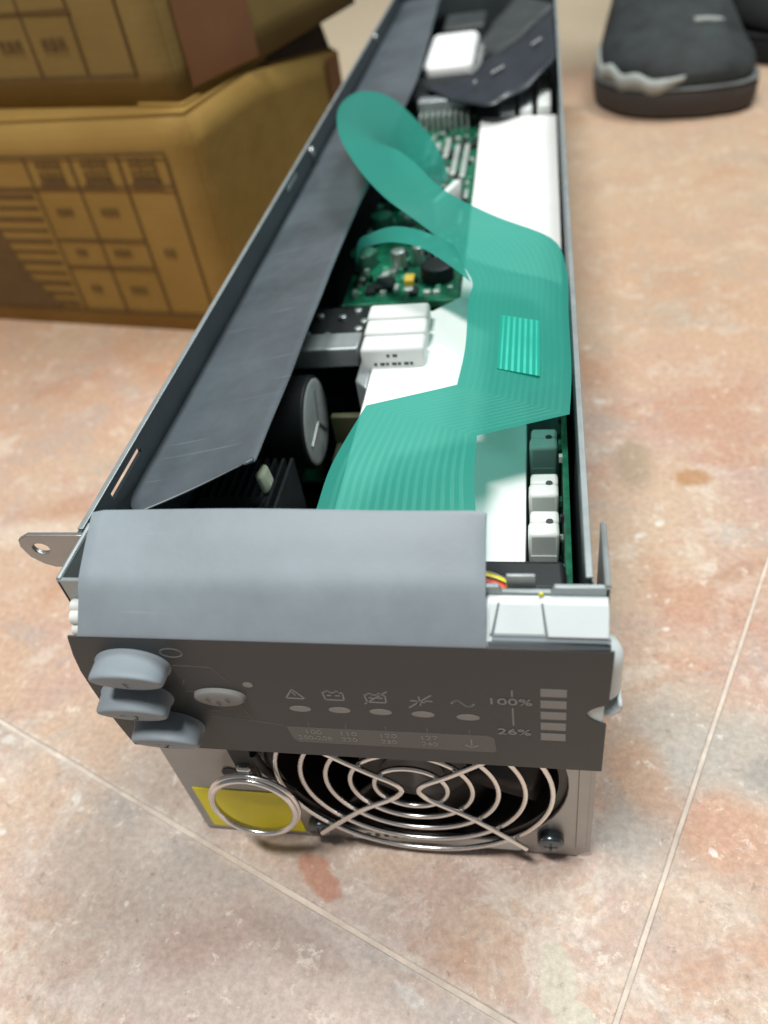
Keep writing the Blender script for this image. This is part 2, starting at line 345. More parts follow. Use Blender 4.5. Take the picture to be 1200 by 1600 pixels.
    # dusty scuffing in front, warmer toward the middle right
    for (x, y, rx, ry, a, cc, s_, hd, wob) in [
        (-40, -42, 60, 34, -22, (0.50, 0.42, 0.385, 1), .75, .5, .6),
        (-95, -10, 30, 38, -22, (0.46, 0.41, 0.36, 1), .55, .5, .6),
        (30, -60, 60, 16, -10, (0.66, 0.55, 0.48, 1), .6, .5, .6),
        (95, 45, 26, 20, 60, (0.40, 0.36, 0.31, 1), .8, .5, .6),
        (86, 18, 12, 26, -25, (0.50, 0.45, 0.40, 1), .7, .4, .6),
        (122, 40, 22, 16, 10, (0.42, 0.39, 0.35, 1), .75, .5, .6),
        (128, 34, 10, 6, 10, (0.28, 0.27, 0.25, 1), .6, .5, .6),
        (109, 12, 16, 14, 0, (0.52, 0.27, 0.165, 1), .6, .5, .6),
        (84, 32, 9, 16, 20, (0.56, 0.30, 0.17, 1), .6, .5, .6),
        (96, 200, 9, 18, 0, (0.31, 0.25, 0.165, 1), .62, .5, .4),
        (122, 190, 9, 6, 0, (0.42, 0.21, 0.085, 1), .8, .35, .4),
        (132, 128, 14, 4, 30, (0.42, 0.24, 0.15, 1), .6, .5, .4),
        (100, 115, 4, 12, 0, (0.45, 0.27, 0.19, 1), .5, .5, .4),
        (140, 230, 30, 12, 0, (0.50, 0.30, 0.22, 1), .6, .5, .5),
        (-128, 108, 22, 16, -30, (0.46, 0.24, 0.16, 1), .7, .5, .5),
        (-105, 60, 28, 14, -30, (0.50, 0.29, 0.20, 1), .5, .5, .5),
        (-190, 175, 40, 9, 15, (0.45, 0.24, 0.155, 1), .6, .5, .5),
        (-225, 150, 40, 8, 5, (0.66, 0.56, 0.46, 1), .6, .5, .4),
        (-120, 300, 30, 12, 0, (0.45, 0.25, 0.16, 1), .5, .5, .5),
        (-60, -38, 16, 9, 20, (0.38, 0.25, 0.21, 1), .5, .5, 1.0),
        (-30, -33, 20, 5, -20, (0.36, 0.24, 0.20, 1), .55, .5, .6)]:
        c = mix(math_('MULTIPLY', spot(x, y, rx, ry, a, hd, wob, 60), s_), c, cc)
    # beyond the second joint the tiles are a paler greenish grey
    sy = N.new('ShaderNodeSeparateXYZ'); L.new(P, sy.inputs[0])
    far = N.new('ShaderNodeMapRange'); far.interpolation_type = 'SMOOTHSTEP'; far.inputs[1].default_value = 0.84; far.inputs[2].default_value = 0.95; L.new(sy.outputs[1], far.inputs[0])
    c = mix(math_('MULTIPLY', far.outputs[0], .85), c, (0.50, 0.49, 0.38, 1))
    mid = N.new('ShaderNodeMapRange'); mid.interpolation_type = 'SMOOTHSTEP'; mid.inputs[1].default_value = 0.16; mid.inputs[2].default_value = 0.42; L.new(sy.outputs[1], mid.inputs[0])
    c = mix(math_('MULTIPLY', mid.outputs[0], .45), c, (0.52, 0.35, 0.205, 1))  # farther floor warmed: lamp and white-balance tint put into the tile colour
    # the two leaf-shaped rust stains, the grey-green smear and the paint flecks
    c = mix(math_('MULTIPLY', spot(-22.5, -13.6, 10.0, 4.6, -43, .22, .75, 150), .8), c, (0.46, 0.215, 0.135, 1))
    c = mix(math_('MULTIPLY', spot(55, -37, 5.6, 10.5, 8, .12, .35, 110), .92), c, (0.56, 0.51, 0.41, 1))
    c = mix(spot(62, -50, 9, 6, -40, .12, .35, 110), c, (0.56, 0.51, 0.41, 1))
    for (x, y, r_, q_, a_) in [(-123, 7, 1.7, 2.6, 20), (-119.5, 3.5, 1.2, 1.4, 0), (100, 96, 1.4, 1.0, 0), (-88, -28, .9, 1.2, 0), (105, 5, 1.0, 1.5, 30), (104, 158, 2.4, 1.6, 40), (82, 255, 3, 1.6, 0), (95, 150, 2.6, 1.4, 20), (-150, -8, 4, 2, 10), (-165, 30, 3, 2, 0), (12, -46, 5, 2, -30)]:
        c = mix(math_('MULTIPLY', spot(x, y, r_, q_, a_, .3, .8, 240), .75), c, (0.72, 0.69, 0.63, 1))
    # mortar dust smeared along the two joints
    for (nx_, ny_, off_, hw_, am) in ((0.381, 0.9245, 0.0302, 0.0030, .95), (0.9245, -0.381, -0.0835, 0.0011, .5)):
        dt = N.new('ShaderNodeVectorMath'); dt.operation = 'DOT_PRODUCT'; dt.inputs[1].default_value = (nx_, ny_, 0); L.new(P, dt.inputs[0])
        ad = N.new('ShaderNodeMath'); ad.operation = 'ADD'; ad.inputs[1].default_value = off_; L.new(dt.outputs['Value'], ad.inputs[0])
        ab = N.new('ShaderNodeMath'); ab.operation = 'ABSOLUTE'; L.new(ad.outputs[0], ab.inputs[0])
        nz = N.new('ShaderNodeMath'); nz.operation = 'MULTIPLY_ADD'; nz.inputs[1].default_value = hw_*3.2; L.new(noise(95, 7, 0.75, 0.4, 50), nz.inputs[0]); L.new(ab.outputs[0], nz.inputs[2])
        jr = N.new('ShaderNodeMapRange'); jr.interpolation_type = 'SMOOTHSTEP'; jr.inputs[1].default_value = hw_*1.5; jr.inputs[2].default_value = hw_*2.6; jr.inputs[3].default_value = am; jr.inputs[4].default_value = 0; L.new(nz.outputs[0], jr.inputs[0])
        c = mix(jr.outputs[0], c, (0.62, 0.56, 0.49, 1))
        if nx_ < .5:   # grimy band just in front of the joint
            bd = N.new('ShaderNodeMapRange'); bd.interpolation_type = 'SMOOTHSTEP'; bd.inputs[1].default_value = -0.022; bd.inputs[2].default_value = -0.003; L.new(ad.outputs[0], bd.inputs[0])
            b2 = N.new('ShaderNodeMapRange'); b2.inputs[1].default_value = 0.0; b2.inputs[2].default_value = -0.002; L.new(ad.outputs[0], b2.inputs[0])
            c = mix(math_('MULTIPLY', math_('MULTIPLY', bd.outputs[0], b2.outputs[0]), math_('MULTIPLY', ramp(noise(28, 7, 0.7, 0.5, 90), .38, .6), .6)), c, (0.40, 0.37, 0.345, 1))
    # grain
    g = noise(380, 5, 0.75); c = mix(0.75, c, mix(ramp(g, 0.3, 0.72), (0.72, 0.70, 0.69, 1), (1.12, 1.12, 1.12, 1)), 'MULTIPLY')
    g2 = noise(150, 6, 0.75, 0.2, 9); c = mix(math_('MULTIPLY', ramp(g2, 0.60, 0.68), .6), c, (0.25, 0.17, 0.13, 1))
    c = mix(math_('MULTIPLY', ramp(noise(120, 8, 0.8, 0.3, 31), 0.57, 0.64), .55), c, (0.78, 0.70, 0.62, 1))
    L.new(c, p.inputs['Base Color'])
    rr = N.new('ShaderNodeMapRange'); rr.inputs[3].default_value = 0.45; rr.inputs[4].default_value = 0.75; L.new(g2, rr.inputs[0]); L.new(rr.outputs[0], p.inputs['Roughness'])
    p.inputs['Specular IOR Level'].default_value = 0.4
    hb = noise(60, 9, 0.7); b = N.new('ShaderNodeBump'); b.inputs['Strength'].default_value = 0.35; b.inputs['Distance'].default_value = 0.0012
    L.new(hb, b.inputs['Height']); L.new(b.outputs[0], p.inputs['Normal'])
    return m
MT['tile'] = floor_mat()
MT['grout'] = mat('pale_grout', (0.58, 0.50, 0.43, 1), 0.8, 0, 0.2, 120, 0.6, 300)
fl = MB().box(-6000, 6000, -3000, 9000, -12, -0.9).build('floor', 'grout'); tag(fl, kind='structure')
# joints measured on the floor: the tile grid is turned 22.4 degrees
a22 = R(-22.4); ux = Vector((math.cos(a22), math.sin(a22), 0)); uy = Vector((-math.sin(a22), math.cos(a22), 0))
TS = 900
o0 = uy * (-30.2) + ux * 83.5
tile_mesh = None
def make_tile(i, j, wob):
    g = 0.75
    def edge(a, b, n=24):
        pts = []
        for k in range(n):
            t = k/n; q = a + (b-a)*t; nrm = Vector((-(b-a).y, (b-a).x, 0)).normalized()
            pts.append(q + nrm * (random.uniform(0, .3) if 0 < k else .15))
        return pts
    c = [o0 + ux*(i*TS+g) + uy*(j*TS+g), o0 + ux*((i+1)*TS-g*.6) + uy*(j*TS+g), o0 + ux*((i+1)*TS-g*.6) + uy*((j+1)*TS-g), o0 + ux*(i*TS+g*.6) + uy*((j+1)*TS-g)]
    pts = []
    for k in range(4): pts += edge(c[k], c[(k+1) % 4], 60)
    b = MB().prism([(q.x, q.y, -9) for q in pts], (0, 0, 9))
    return b.build('tile', 'tile', fl, bevel=0.35, seg=1)
for i in range(-3, 4):
    for j in range(-1, 3): make_tile(i, j, 0)

# ================================================================== POWER MODULE
pm = empty('power_module'); tag(pm, 'opened long grey metal power module with green ribbon cable, oval buttons and a front fan', 'power supply')
XL, XR, YB = -69, 61, 700
# left wall with a slot near the front; ear with oval hole at its front end
lw = MB()
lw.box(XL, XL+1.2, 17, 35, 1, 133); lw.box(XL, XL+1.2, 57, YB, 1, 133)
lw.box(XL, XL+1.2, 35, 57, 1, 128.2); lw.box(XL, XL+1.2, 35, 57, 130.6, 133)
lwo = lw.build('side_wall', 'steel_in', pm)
tag(lwo, 'left side wall with a narrow slot near the front')
MB().box(XL-.25, XL+1.45, 18, YB, 133, 133.5).build('top_edge', 'steel', lwo, bevel=.2)
MB().prism([(XL-.3,18,2),(XL-.3,YB,2),(XL-.3,YB,127.5),(XL-.3,18,127.5)], (.25,0,0)).build('outer_skin', 'steel', lwo)
def plate_with_hole(outer, hole_c, hole_r, y, t, n=32, sq=1.0, clampz=None):
    """outer: convex polygon in XZ; ellipse hole"""
    cx, cz = hole_c
    def hitp(a):
        d = (math.cos(a), math.sin(a)); best = None
        for i in range(len(outer)):
            (x1, z1), (x2, z2) = outer[i], outer[(i+1) % len(outer)]
            ex, ez = x2-x1, z2-z1; den = d[0]*ez - d[1]*ex
            if abs(den) < 1e-9: continue
            s_ = ((x1-cx)*ez - (z1-cz)*ex)/den; u_ = ((x1-cx)*d[1] - (z1-cz)*d[0])/den
            if s_ > 0 and -1e-6 <= u_ <= 1+1e-6 and (best is None or s_ < best): best = s_
        return (cx + d[0]*best, cz + d[1]*best)
    angs = sorted([2*math.pi*i/n for i in range(n)] + [math.atan2(z-cz, x-cx) % (2*math.pi) for x, z in outer])
    ang2 = []
    for a in angs:
        if not ang2 or a - ang2[-1] > 1e-4: ang2.append(a)
    b = MB(); m_ = len(ang2); vs = []
    for a in ang2:
        ox, oz = hitp(a); ix, iz = cx + hole_r[0]*math.cos(a), cz + hole_r[1]*math.sin(a)
        if clampz: iz = max(clampz[0], min(clampz[1], iz))
        vs += [(ox, y, oz), (ix, y, iz), (ox, y+t, oz), (ix, y+t, iz)]
    fs = []
    for k in range(m_):
        a_, b_ = 4*k, 4*((k+1) % m_)
        fs += [(a_, b_, b_+1, a_+1), (a_+2, a_+3, b_+3, b_+2), (a_+1, b_+1, b_+3, a_+3), (a_, a_+2, b_+2, b_)]
    return b.add(vs, fs)
ear = plate_with_hole([(-66.5,133.2),(-83.5,133.2),(-86.6,131.5),(-87.2,129),(-86,125),(-83,122.3),(-80,121),(-67,121)][::-1], (-81.2, 128.2), (2.5, 1.9), 15.6, 1.4)
ear.build('mounting_ear', 'plate', pm, bevel=.25)
for (y, z) in ((306, 129.2), (533, 130.5)): MB().cyl((XL+1.2, y, z), (1,0,0), 2.4, 1.6, 16, dome=1).build('rivet', 'can', lwo, smooth=True)
for (y, z) in ((258, 130),): MB().box(XL+1.2, XL+1.6, y-6, y+14, z-1.2, z+1.2).build('punched_tab', 'steel', lwo, bevel=.2)
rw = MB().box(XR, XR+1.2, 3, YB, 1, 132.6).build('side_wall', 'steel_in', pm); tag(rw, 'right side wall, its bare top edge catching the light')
MB().box(XR-.2, XR+1.4, 3, YB, 132.6, 133.4).build('top_edge', 'steel', rw, bevel=.2)
MB().prism([(XR+1.25,3,2),(XR+1.25,YB,2),(XR+1.25,YB,132),(XR+1.25,3,132)], (.25,0,0)).build('outer_skin', 'steel', rw)
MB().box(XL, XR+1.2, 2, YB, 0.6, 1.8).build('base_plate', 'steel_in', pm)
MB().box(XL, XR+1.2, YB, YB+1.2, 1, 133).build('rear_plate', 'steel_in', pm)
# front plate with the fan opening, upper part carries the bracket
fp = plate_with_hole([(-67,1.2),(62,1.2),(66,5),(66,98),(-67,98)], (12.5, 46), (46, 46), 0, 1.3, 56, clampz=(8.5, 92))
fpo = fp.build('front_plate', 'plate', pm, bevel=.3)
MB().box(61.3, 64.6, -.5, 0, 8, 96).build('stiffening_rib', 'plate', fpo, bevel=.45)
up = MB().prism([(-67,0,98),(66,0,98),(66,0,133),(54,0,133),(53.4,0,131.3),(42.6,0,131.3),(42,0,133),(-67,0,133)], (0,1.3,0)).build('bracket_plate', 'steel', pm, bevel=.25)
MB().box(43.5, 50, 2.2, 3.2, 126, 134.2).build('clip_tab', 'steel', up, bevel=.3)
MB().prism([(66,0,62),(66,0,133),(66,20.5,133),(66,20.5,100),(66,12,62)], (-1.2,0,0)).build('bracket_return', 'steel', up, bevel=.35)
MB().prism([(-67,0,62),(-67,0,133),(-67,21,133),(-67,21,100),(-67,12,62)], (1.2,0,0)).build('bracket_return', 'steel', up, bevel=.35)
MB().tube([(66-.6,0.4,133.0),(66-.6,20,133.0)], .75, 8).build('folded_edge', 'steel', up, smooth=True)
MB().tube([(-66.4,0.4,133.0),(-66.4,20,133.0)], .75, 8).build('folded_edge', 'steel', up, smooth=True)

# bezel: pale plastic block, its sloping top showing right of the cover
slope = [(-.05,130.6), (-1.6,130.2), (-8.2,124.2), (-8.6,122.8)]
bz = MB().prism([(-60.5, y, z) for y, z in slope] + [(-60.5,-8.6,74), (-60.5,-.05,74)], (126.1,0,0)).build('bezel', 'bezel', pm, bevel=.3)
def on_slope(x, t, lift):       # t from 0 at the back to 1 at the front
    y = -1.7 + (-8.1+1.7)*t; z = 130.1 + (124.3-130.1)*t
    return (x, y - .67*lift, z + .74*lift)
def pad(x0, x1, x2, x3, t0, t1, lift, m='bezel'):
    a = [on_slope(x0,t0,0), on_slope(x1,t0,0), on_slope(x2,t1,0), on_slope(x3,t1,0)]
    b = [on_slope(x0,t0,lift), on_slope(x1,t0,lift), on_slope(x2,t1,lift), on_slope(x3,t1,lift)]
    return MB().add(a+b, [(0,1,2,3),(7,6,5,4),(0,4,5,1),(1,5,6,2),(2,6,7,3),(3,7,4,0)])
pad(51.6, 65.6, 65.6, 52.6, .02, .88, .9).build('raised_pad', 'bezel', bz, bevel=.3)
pad(39.9, 41.8, 40.4, 39.75, .02, .84, .9).build('raised_pad', 'bezel', bz, bevel=.3)
pad(42.2, 51.2, 52.0, 40.9, .05, .82, .25).build('recess_floor', 'bezel', bz, bevel=.1)
for q in ((51.2,51.6,52.6,52.2,.02,.9),(52.3,66,66,52.3,.885,.92),(41.8,42.15,40.75,40.4,.02,.86),(40.4,52.2,52.2,40.4,.85,.885)): pad(*q, .3, 'groove').build('groove', 'groove', bz)
for (y, z, r_) in ((-1.5,125.5,1.7), (-3.4,123.4,2.1), (-5.2,120.6,1.6)):
    MB().cyl((-60.6, y, z), (-1,0,0), r_, 4.4, 14, dome=.6).build('side_clip', 'plastic_w', bz, smooth=True)

MB().prism([(39.6,-8.75,123.6),(66.0,-8.75,123.6),(66.0,-8.4,124.6),(39.6,-8.4,124.6)], (0,-.35,-1.0)).build('front_lip', 'flap', bz, bevel=.15)
pad(40.5, 66, 66, 40.4, .90, 1.0, .25, 'flap').build('lip_strip', 'flap', bz)
# control panel: dark overlay plate with printed symbols
PY = -9.2
def pan_left(z):    # slight bow of the left edge
    return -67.0 + 1.8*max(0, (100-z)/26)**2 + 2.6*max(0, (z-106)/16)**1.7
prof = [(pan_left(z), z) for z in (122.6,121,115,108,100,92,84,78,74,72.3)]
cp = MB().prism([(x, PY, z) for x, z in prof] + [(66.2,PY,72.3)] + [(66.3,PY,94.2)] + [(66.4 - 4.7*math.sin(math.pi*k/12)**.75, PY, 94.2 + 8.2*k/12) for k in range(1, 12)] + [(66.5,PY,102.4),(66.8,PY,122.6)], (0,.6,0)).build('control_panel', 'panel', pm, bevel=.12)
PF = PY - .06
def ell(x, z, rx, rz, n=28, y=PF, dy=.1): return MB().prism([(x + rx*math.cos(2*math.pi*k/n), y, z + rz*math.sin(2*math.pi*k/n)) for k in range(n)], (0,dy,0))
def stroke(pts, wd, y=PF): # flat printed polyline in XZ
    b = MB()
    for (x0, z0), (x1, z1) in zip(pts, pts[1:]):
        d = Vector((x1-x0, z1-z0)); ln = d.length; d /= ln; n = Vector((-d.y, d.x))*wd/2; e = d*wd*.3
        b.prism([(x0-e.x+n.x, y, z0-e.y+n.y), (x1+e.x+n.x, y, z1+e.y+n.y), (x1+e.x-n.x, y, z1+e.y-n.y), (x0-e.x-n.x, y, z0-e.y-n.y)], (0,.05,0))
    return b
# status lights
led0 = None
for (x, z) in ((-9.9,95.2),(.6,95.4),(11.3,95.4),(22.1,95.2),(33.3,94.8)):
    if led0 is None: led0 = ell(0, 0, 2.9, 1.25, y=PF-.05, dy=.15).build('status_light', 'led', cp, bevel=.03); led0.location = (x*S,0,z*S)
    else: dup(led0, cp, (x,0,z))
# level bars
bar0 = None
for k in range(5):
    z = 106.6 - k*4.72
    if bar0 is None: bar0 = MB().box(-3,3,PF-.05,PF+.1,-1.5,1.5).build('level_bar', 'led', cp); bar0.location = (53.9*S,0,z*S)
    else: dup(bar0, cp, (53.9,0,z))
# printed symbols
SYM = MB
sy_ = stroke([(-12.6,99.9),(-10.3,103.9),(-7.6,99.8),(-12.6,99.9)], .38); sy_.v += []
sy_.build('warning_symbol', 'print', cp); stroke([(-10.4,102.6),(-9.9,101.3)], .34).build('warning_symbol_stroke', 'print', cp)
def battery(x, z, name, m='print'):
    b = stroke([(x-2.3,z-1.7),(x+2.5,z-1.7),(x+2.6,z+1.4),(x+1.6,z+1.5),(x+1.5,z+2.1),(x+.8,z+2.1),(x+.6,z+1.5),(x-.7,z+1.5),(x-.9,z+2.1),(x-1.7,z+2.1),(x-1.8,z+1.5),(x-2.6,z+1.4),(x-2.3,z-1.7)], .38)
    b.build(name, m, cp)
    stroke([(x-1.6,z+.2),(x-.6,z+.2)], .35).build(name+'_sign', m, cp); stroke([(x+.6,z+.2),(x+1.7,z+.2)], .35).build(name+'_sign', m, cp)
battery(.1, 101.6, 'battery_symbol')
battery(10.8, 101.3, 'battery_fault_symbol'); stroke([(7.8,98.8),(14,104.4)], .36).build('battery_fault_symbol_slash', 'print', cp)
stroke([(18.9,98.0),(24.8,103.6)], .36).build('fault_symbol_slash', 'print', cp)
stroke([(19.6,101),(21.2,101.0),(21.3,100.2),(23.2,100.6),(23.3,101.2),(24.9,101.0)], .34).build('fault_symbol', 'print', cp); stroke([(21.8,102.8),(21.9,99.2)], .34).build('fault_symbol', 'print', cp)
stroke([(29.6+k*.55, 100.6 + 1.25*math.sin(k/10*2*math.pi)) for k in range(11)], .42).build('mains_symbol', 'print', cp)
# label strip with voltages
ls = MB().prism([(-15.6,PF,86.3),(37.6,PF,86.6),(39.3,PF,85.8),(39.6,PF,79.6),(38.6,PF,78.9),(-13.6,PF,79.0),(-14.9,PF,80.6)], (0,.06,0)).build('voltage_strip', 'print_dim', cp)
rt, upv = (1,0,0), (0,0,1)
TY = PF - .06
for (x, a, b_) in ((-8.6,'100','200-208'),(.9,'110','220'),(11.6,'120','230'),(22.4,'127','240')):
    text_part(a, 'voltage_text', 'led', ls, 2.7, (x,TY,84.3), rt, upv, sx=1.25); text_part(b_, 'voltage_text', 'led', ls, 2.5, (x,TY,81.4), rt, upv, sx=1.15)
stroke([(33.4,84.6),(33.4,81.6)], .35, TY).build('earth_symbol', 'print', ls); stroke([(31.8,81.9),(33.4,80.7),(35.0,81.9)], .35, TY).build('earth_symbol', 'print', ls)
for x in (-9.2,.9,11.5,22.3,33.2): stroke([(x,86.9),(x,88.8)], .28).build('tick_mark', 'print_dim', cp)
text_part('100%', 'level_text', 'print', cp, 3.6, (43.6,TY,102.3), rt, upv, sx=1.4)
text_part('26%', 'level_text', 'print', cp, 3.6, (44.4,TY,89.2), rt, upv, sx=1.4)
stroke([(44.3,104.6),(44.3,106.9)], .36).build('tick_mark', 'print', cp); stroke([(44.3,92.2),(44.3,99.6)], .36).build('tick_mark', 'print', cp)
# left of the panel: loop symbol, guide lines, oval test button, dot
lp = [(-38.3 + 2.9*math.cos(2*math.pi*k/20), 117.3 + 1.7*math.sin(2*math.pi*k/20)) for k in range(21)]
stroke(lp, .35).build('loop_symbol', 'print', cp)
stroke([(-39.5,112.2),(-29.4,111.8),(-26.4,105.5)], .22).build('guide_line', 'print_dim', cp)
stroke([(-25.6,95.4),(-24.6,88.6)], .25).build('guide_line', 'print_dim', cp); stroke([(-36,89.6),(-24.6,88.4),(-16.4,86.9)], .22).build('guide_line', 'print_dim', cp)
stroke([(-40,101),(-36.5,101)], .2).build('guide_line', 'print_dim', cp); stroke([(-39.5,104),(-38.5,106)], .3).build('guide_line', 'print_dim', cp)
stroke([(-35.4,92.6),(-32.6,92.6)], .6).build('guide_mark', 'print_dim', cp)
ob = MB().cyl((-30.6,PY,99.6), (0,-1,0), 7.2, 1.4, 36, 6.9, ry=.47, dome=.7).build('test_button', 'testb', cp, smooth=True)
for dx in (-2.6, 0, 2.8): stroke([(-30.6+dx-.4,99.9+(.6 if dx else -.7)),(-30.6+dx+.4,98.9+(.6 if dx else -.7))], .4, PY-1.95).build('button_mark', 'mark', ob)
ell(-21.6, 105.0, 1.35, 1.05, y=PF-.05, dy=.15).build('status_light', 'led', cp)
# three tall oval push buttons
def push_button(x, z, cx, cz, marks):
    """base centre (x, z) on the panel, cap centre (cx, cz); the cap leans a little downward"""
    b = MB(); n = 44
    def ring(f, rx, rz, y, tilt=0):
        ox, oz = x + (cx-x)*f, z + (cz-z)*f
        return [(ox + rx*math.cos(2*math.pi*k/n), y - tilt*math.sin(2*math.pi*k/n), oz + rz*math.sin(2*math.pi*k/n)) for k in range(n)]
    b.loft([ring(0,10.3,6.5,PY+.3), ring(0,10.3,6.5,PY-.5), ring(.05,9.9,6.1,PY-1.0), ring(.8,9.8,5.6,-15.3,1.1), ring(.93,9.65,5.2,-16.3,1.4), ring(1,9.3,4.7,-16.75,1.5), ring(1,9.0,4.4,-16.85,1.5), ring(1,5,2.4,-17.0,.8), ring(1,.2,.1,-17.05,0)])
    o = b.build('push_button', 'button', cp, smooth=True, angle=60)
    for pts in marks: stroke([(cx+a_, cz+c_) for a_, c_ in pts], .38, -17.2).build('button_mark', 'mark', o)
    return o
push_button(-50.4, 112.0, -48.6, 114.6, [[(-.6,1.1),(.6,-1.1)]])
push_button(-54.4, 98.0, -52.4, 100.2, [[(-2.6,.4),(-1.0,.6)],[(.6,1.0),(1.8,.2),(1.6,-1.0),(.6,-1.3)]])
push_button(-49.8, 84.6, -47.6, 86.8, [[(-1.8,.6),(-.4,.8)],[(.2,-.8),(1.6,.8)],[(-.4,-.8),(.8,-.9)]])


# grey cover sheet curling up and back from the panel's top edge
pr_r = [(-9.2,122.8),(-8.8,123.6),(-6.9,126.3),(-4.0,130.0),(-0.6,133.7),(4.0,137.0),(8.8,140.4),(13.8,143.6)]
pr_l = [(-9.2,122.8),(-8.8,123.6),(-6.9,126.4),(-4.0,130.2),(-0.6,133.9),(4.4,136.8),(9.9,139.6),(16.2,142.2)]
rows = []
nx = 33
for k in range(len(pr_r)):
    row = []
    for i in range(nx):
        t = i/(nx-1); x0, x1 = -61.7 + 1.5*min(1, k/3), 39.3 - .2*(k/7)
        s_ = t*t*(3-2*t)*.4 + t*.6
        y = pr_l[k][0]*(1-s_) + pr_r[k][0]*s_; z = pr_l[k][1]*(1-s_) + pr_r[k][1]*s_
        if k == 7:   # rounded corners
            d_ = min(t, 1-t)*103
            if d_ < 2.4: y -= (2.4-d_)*.35
        bump = .3*math.sin(t*7+k*.7)*(k/7)
        row.append(Vector((x0 + (x1-x0)*t, y, z + bump)))
    rows.append(row)
rows = catmull(rows, 4)
# round the two rear corners
for q in rows[-5:]:
    pass
fo = MB().grid(rows); fo.uv = None
fc = fo.build('cover_sheet', 'flap', pm, smooth=True, solid=.8, bevel=.1, angle=70)
tag(fc, 'blue grey plastic sheet curling up behind the panel')

# curled loop latch at the right end of the panel
lt = MB(); rows = []
for k in range(9):
    z = 119.5 - k*2.0; row = []
    for i in range(15):
        a = R(-112 + i*14.5); rr = 4.9
        zz = z if k < 8 else z - 1.0 - 1.6*max(0, math.sin(a))
        q_ = min(1, .35 + .65*((k/2.2)**.5)) if k < 2.2 else 1
        row.append(Vector((64.9 + rr*math.cos(a)*.98*q_, -2.6 + rr*math.sin(a)*1.0*q_, zz - 1)))
    rows.append(row)
l1 = MB().grid(rows); l1.uv = None; l1 = l1.build('latch_loop', 'bezel', pm, smooth=True, solid=.9, angle=70)
rows = []
for k in range(13):
    a = R(20 - k*15); row = []
    for i in range(6):
        y = -7.6 + i*1.5
        row.append(Vector((65.0 + 4.9*math.cos(a), y, 99.4 + 4.2*math.sin(a) - .1*i)))
    rows.append(row)
hk = MB().grid(rows); hk.uv = None; hk.build('latch_hook', 'bezel', l1, smooth=True, solid=.9, angle=70)

# ---- fan and wire guard
fan = MB()
FX, FZ = 12.5, 46
def sq_ring(y0, y1):
    n = 64; o_, i_ = [], []
    for k in range(n):
        a = 2*math.pi*k/n; c_, s_ = math.cos(a), math.sin(a); q = min(46/max(abs(c_),1e-6), 46/max(abs(s_),1e-6)); q = min(q, 58)
        o_.append((FX+c_*q, FZ+s_*q*.965)); i_.append((FX+c_*43.4, FZ+s_*43.4))
    vs = []; 
    for (ox, oz), (ix, iz) in zip(o_, i_): vs += [(ox,y0,max(oz,2.2)),(ix,y0,max(iz,4)),(ox,y1,max(oz,2.2)),(ix,y1,max(iz,4))]
    fs = []
    for k in range(n):
        a_, b_ = 4*k, 4*((k+1) % n); fs += [(a_,b_,b_+1,a_+1),(a_+2,a_+3,b_+3,b_+2),(a_+1,b_+1,b_+3,a_+3),(a_,a_+2,b_+2,b_)]
    return MB().add(vs, fs)
fo_ = sq_ring(1.6, 26).build('fan', 'fan', pm, smooth=True)
hb = MB().cyl((FX, 8, FZ), (0,-1,0), 17, 5.5, 40, dome=1.2).build('fan_hub', 'fan', fo_, smooth=True)
MB().cyl((FX, 2.2, FZ), (0,-1,0), 9.5, .3, 32).build('hub_label', 'hub', fo_)
for k in range(7):
    a0 = 2*math.pi*k/7 + .3; rows = []
    for i in range(7):
        rr = 16.5 + 25*i/6; row = []
        for j in range(6):
            a = a0 + .62*j/5 + .10*i/6; row.append(Vector((FX + rr*math.cos(a), 6 + 14*j/5, FZ + rr*math.sin(a))))
        rows.append(row)
    b_ = MB().grid(rows); b_.uv = None; b_.build('fan_blade', 'fan', fo_, smooth=True, solid=1.2, angle=70)
MB().cyl((FX,25,FZ), (0,1,0), 45, 1, 40).build('rear_guard', 'black', fo_)
gr = empty('fan_guard', (0,0,0)); gr.parent = pm
for r_ in (41.6, 33.8, 26.0, 18.4, 11.0):
    MB().tube([(FX + r_*math.cos(2*math.pi*k/72), -2.6 - .02*(42-r_), FZ + r_*math.sin(2*math.pi*k/72)) for k in range(72)], .86, 10, closed=True).build('guard_ring', 'chrome', gr, smooth=True, angle=80)
def vwire(sg):
    # bent wire: outer top corner -> rounded bend near the hub -> outer bottom corner
    P = [(FX+sg*40, 84), (FX+sg*30, 72), (FX+sg*14, 57.5), (FX+sg*6, 51.5), (FX+sg*3.4, 48.8), (FX+sg*2.6, 46.4), (FX+sg*3.6, 43.8), (FX+sg*6.5, 40.4), (FX+sg*18, 31), (FX+sg*33.5, 13.5)]
    pts = catmull([[Vector((x, -4.4, z))] for x, z in P], 4)
    return MB().tube([p[0] for p in pts], .9, 10).build('guard_spoke', 'chrome', gr, smooth=True, angle=80)
vwire(1); vwire(-1)
for (x, z, ph) in ((53.5, 14.5, 0), (-22.5, 12.5, 0)):
    s_ = MB().cyl((x, 0, z), (0,-1,0), 4.2, 3.6, 24, dome=1.6).build('screw', 'screw', fpo, smooth=True)
    MB().box(x-2.2, x+2.2, -4.05, -3.85, z-.4, z+.4).build('screw_slot', 'mark', s_); MB().box(x-.4, x+.4, -4.05, -3.85, z-2.2, z+2.2).build('screw_slot', 'mark', s_)
# pale printed strip along the bottom of the plate
st = MB().box(-13, 44, -.12, -.02, 2.2, 8.0).build('printed_strip', 'plastic_w', fpo); st['label'] = 'faded pale label strip under the fan'
for k in range(9):
    x = -11 + k*3.1; MB().box(x, x+1.6, -.2, -.12, 4.6, 6.6).build('printed_mark', 'mark', st)
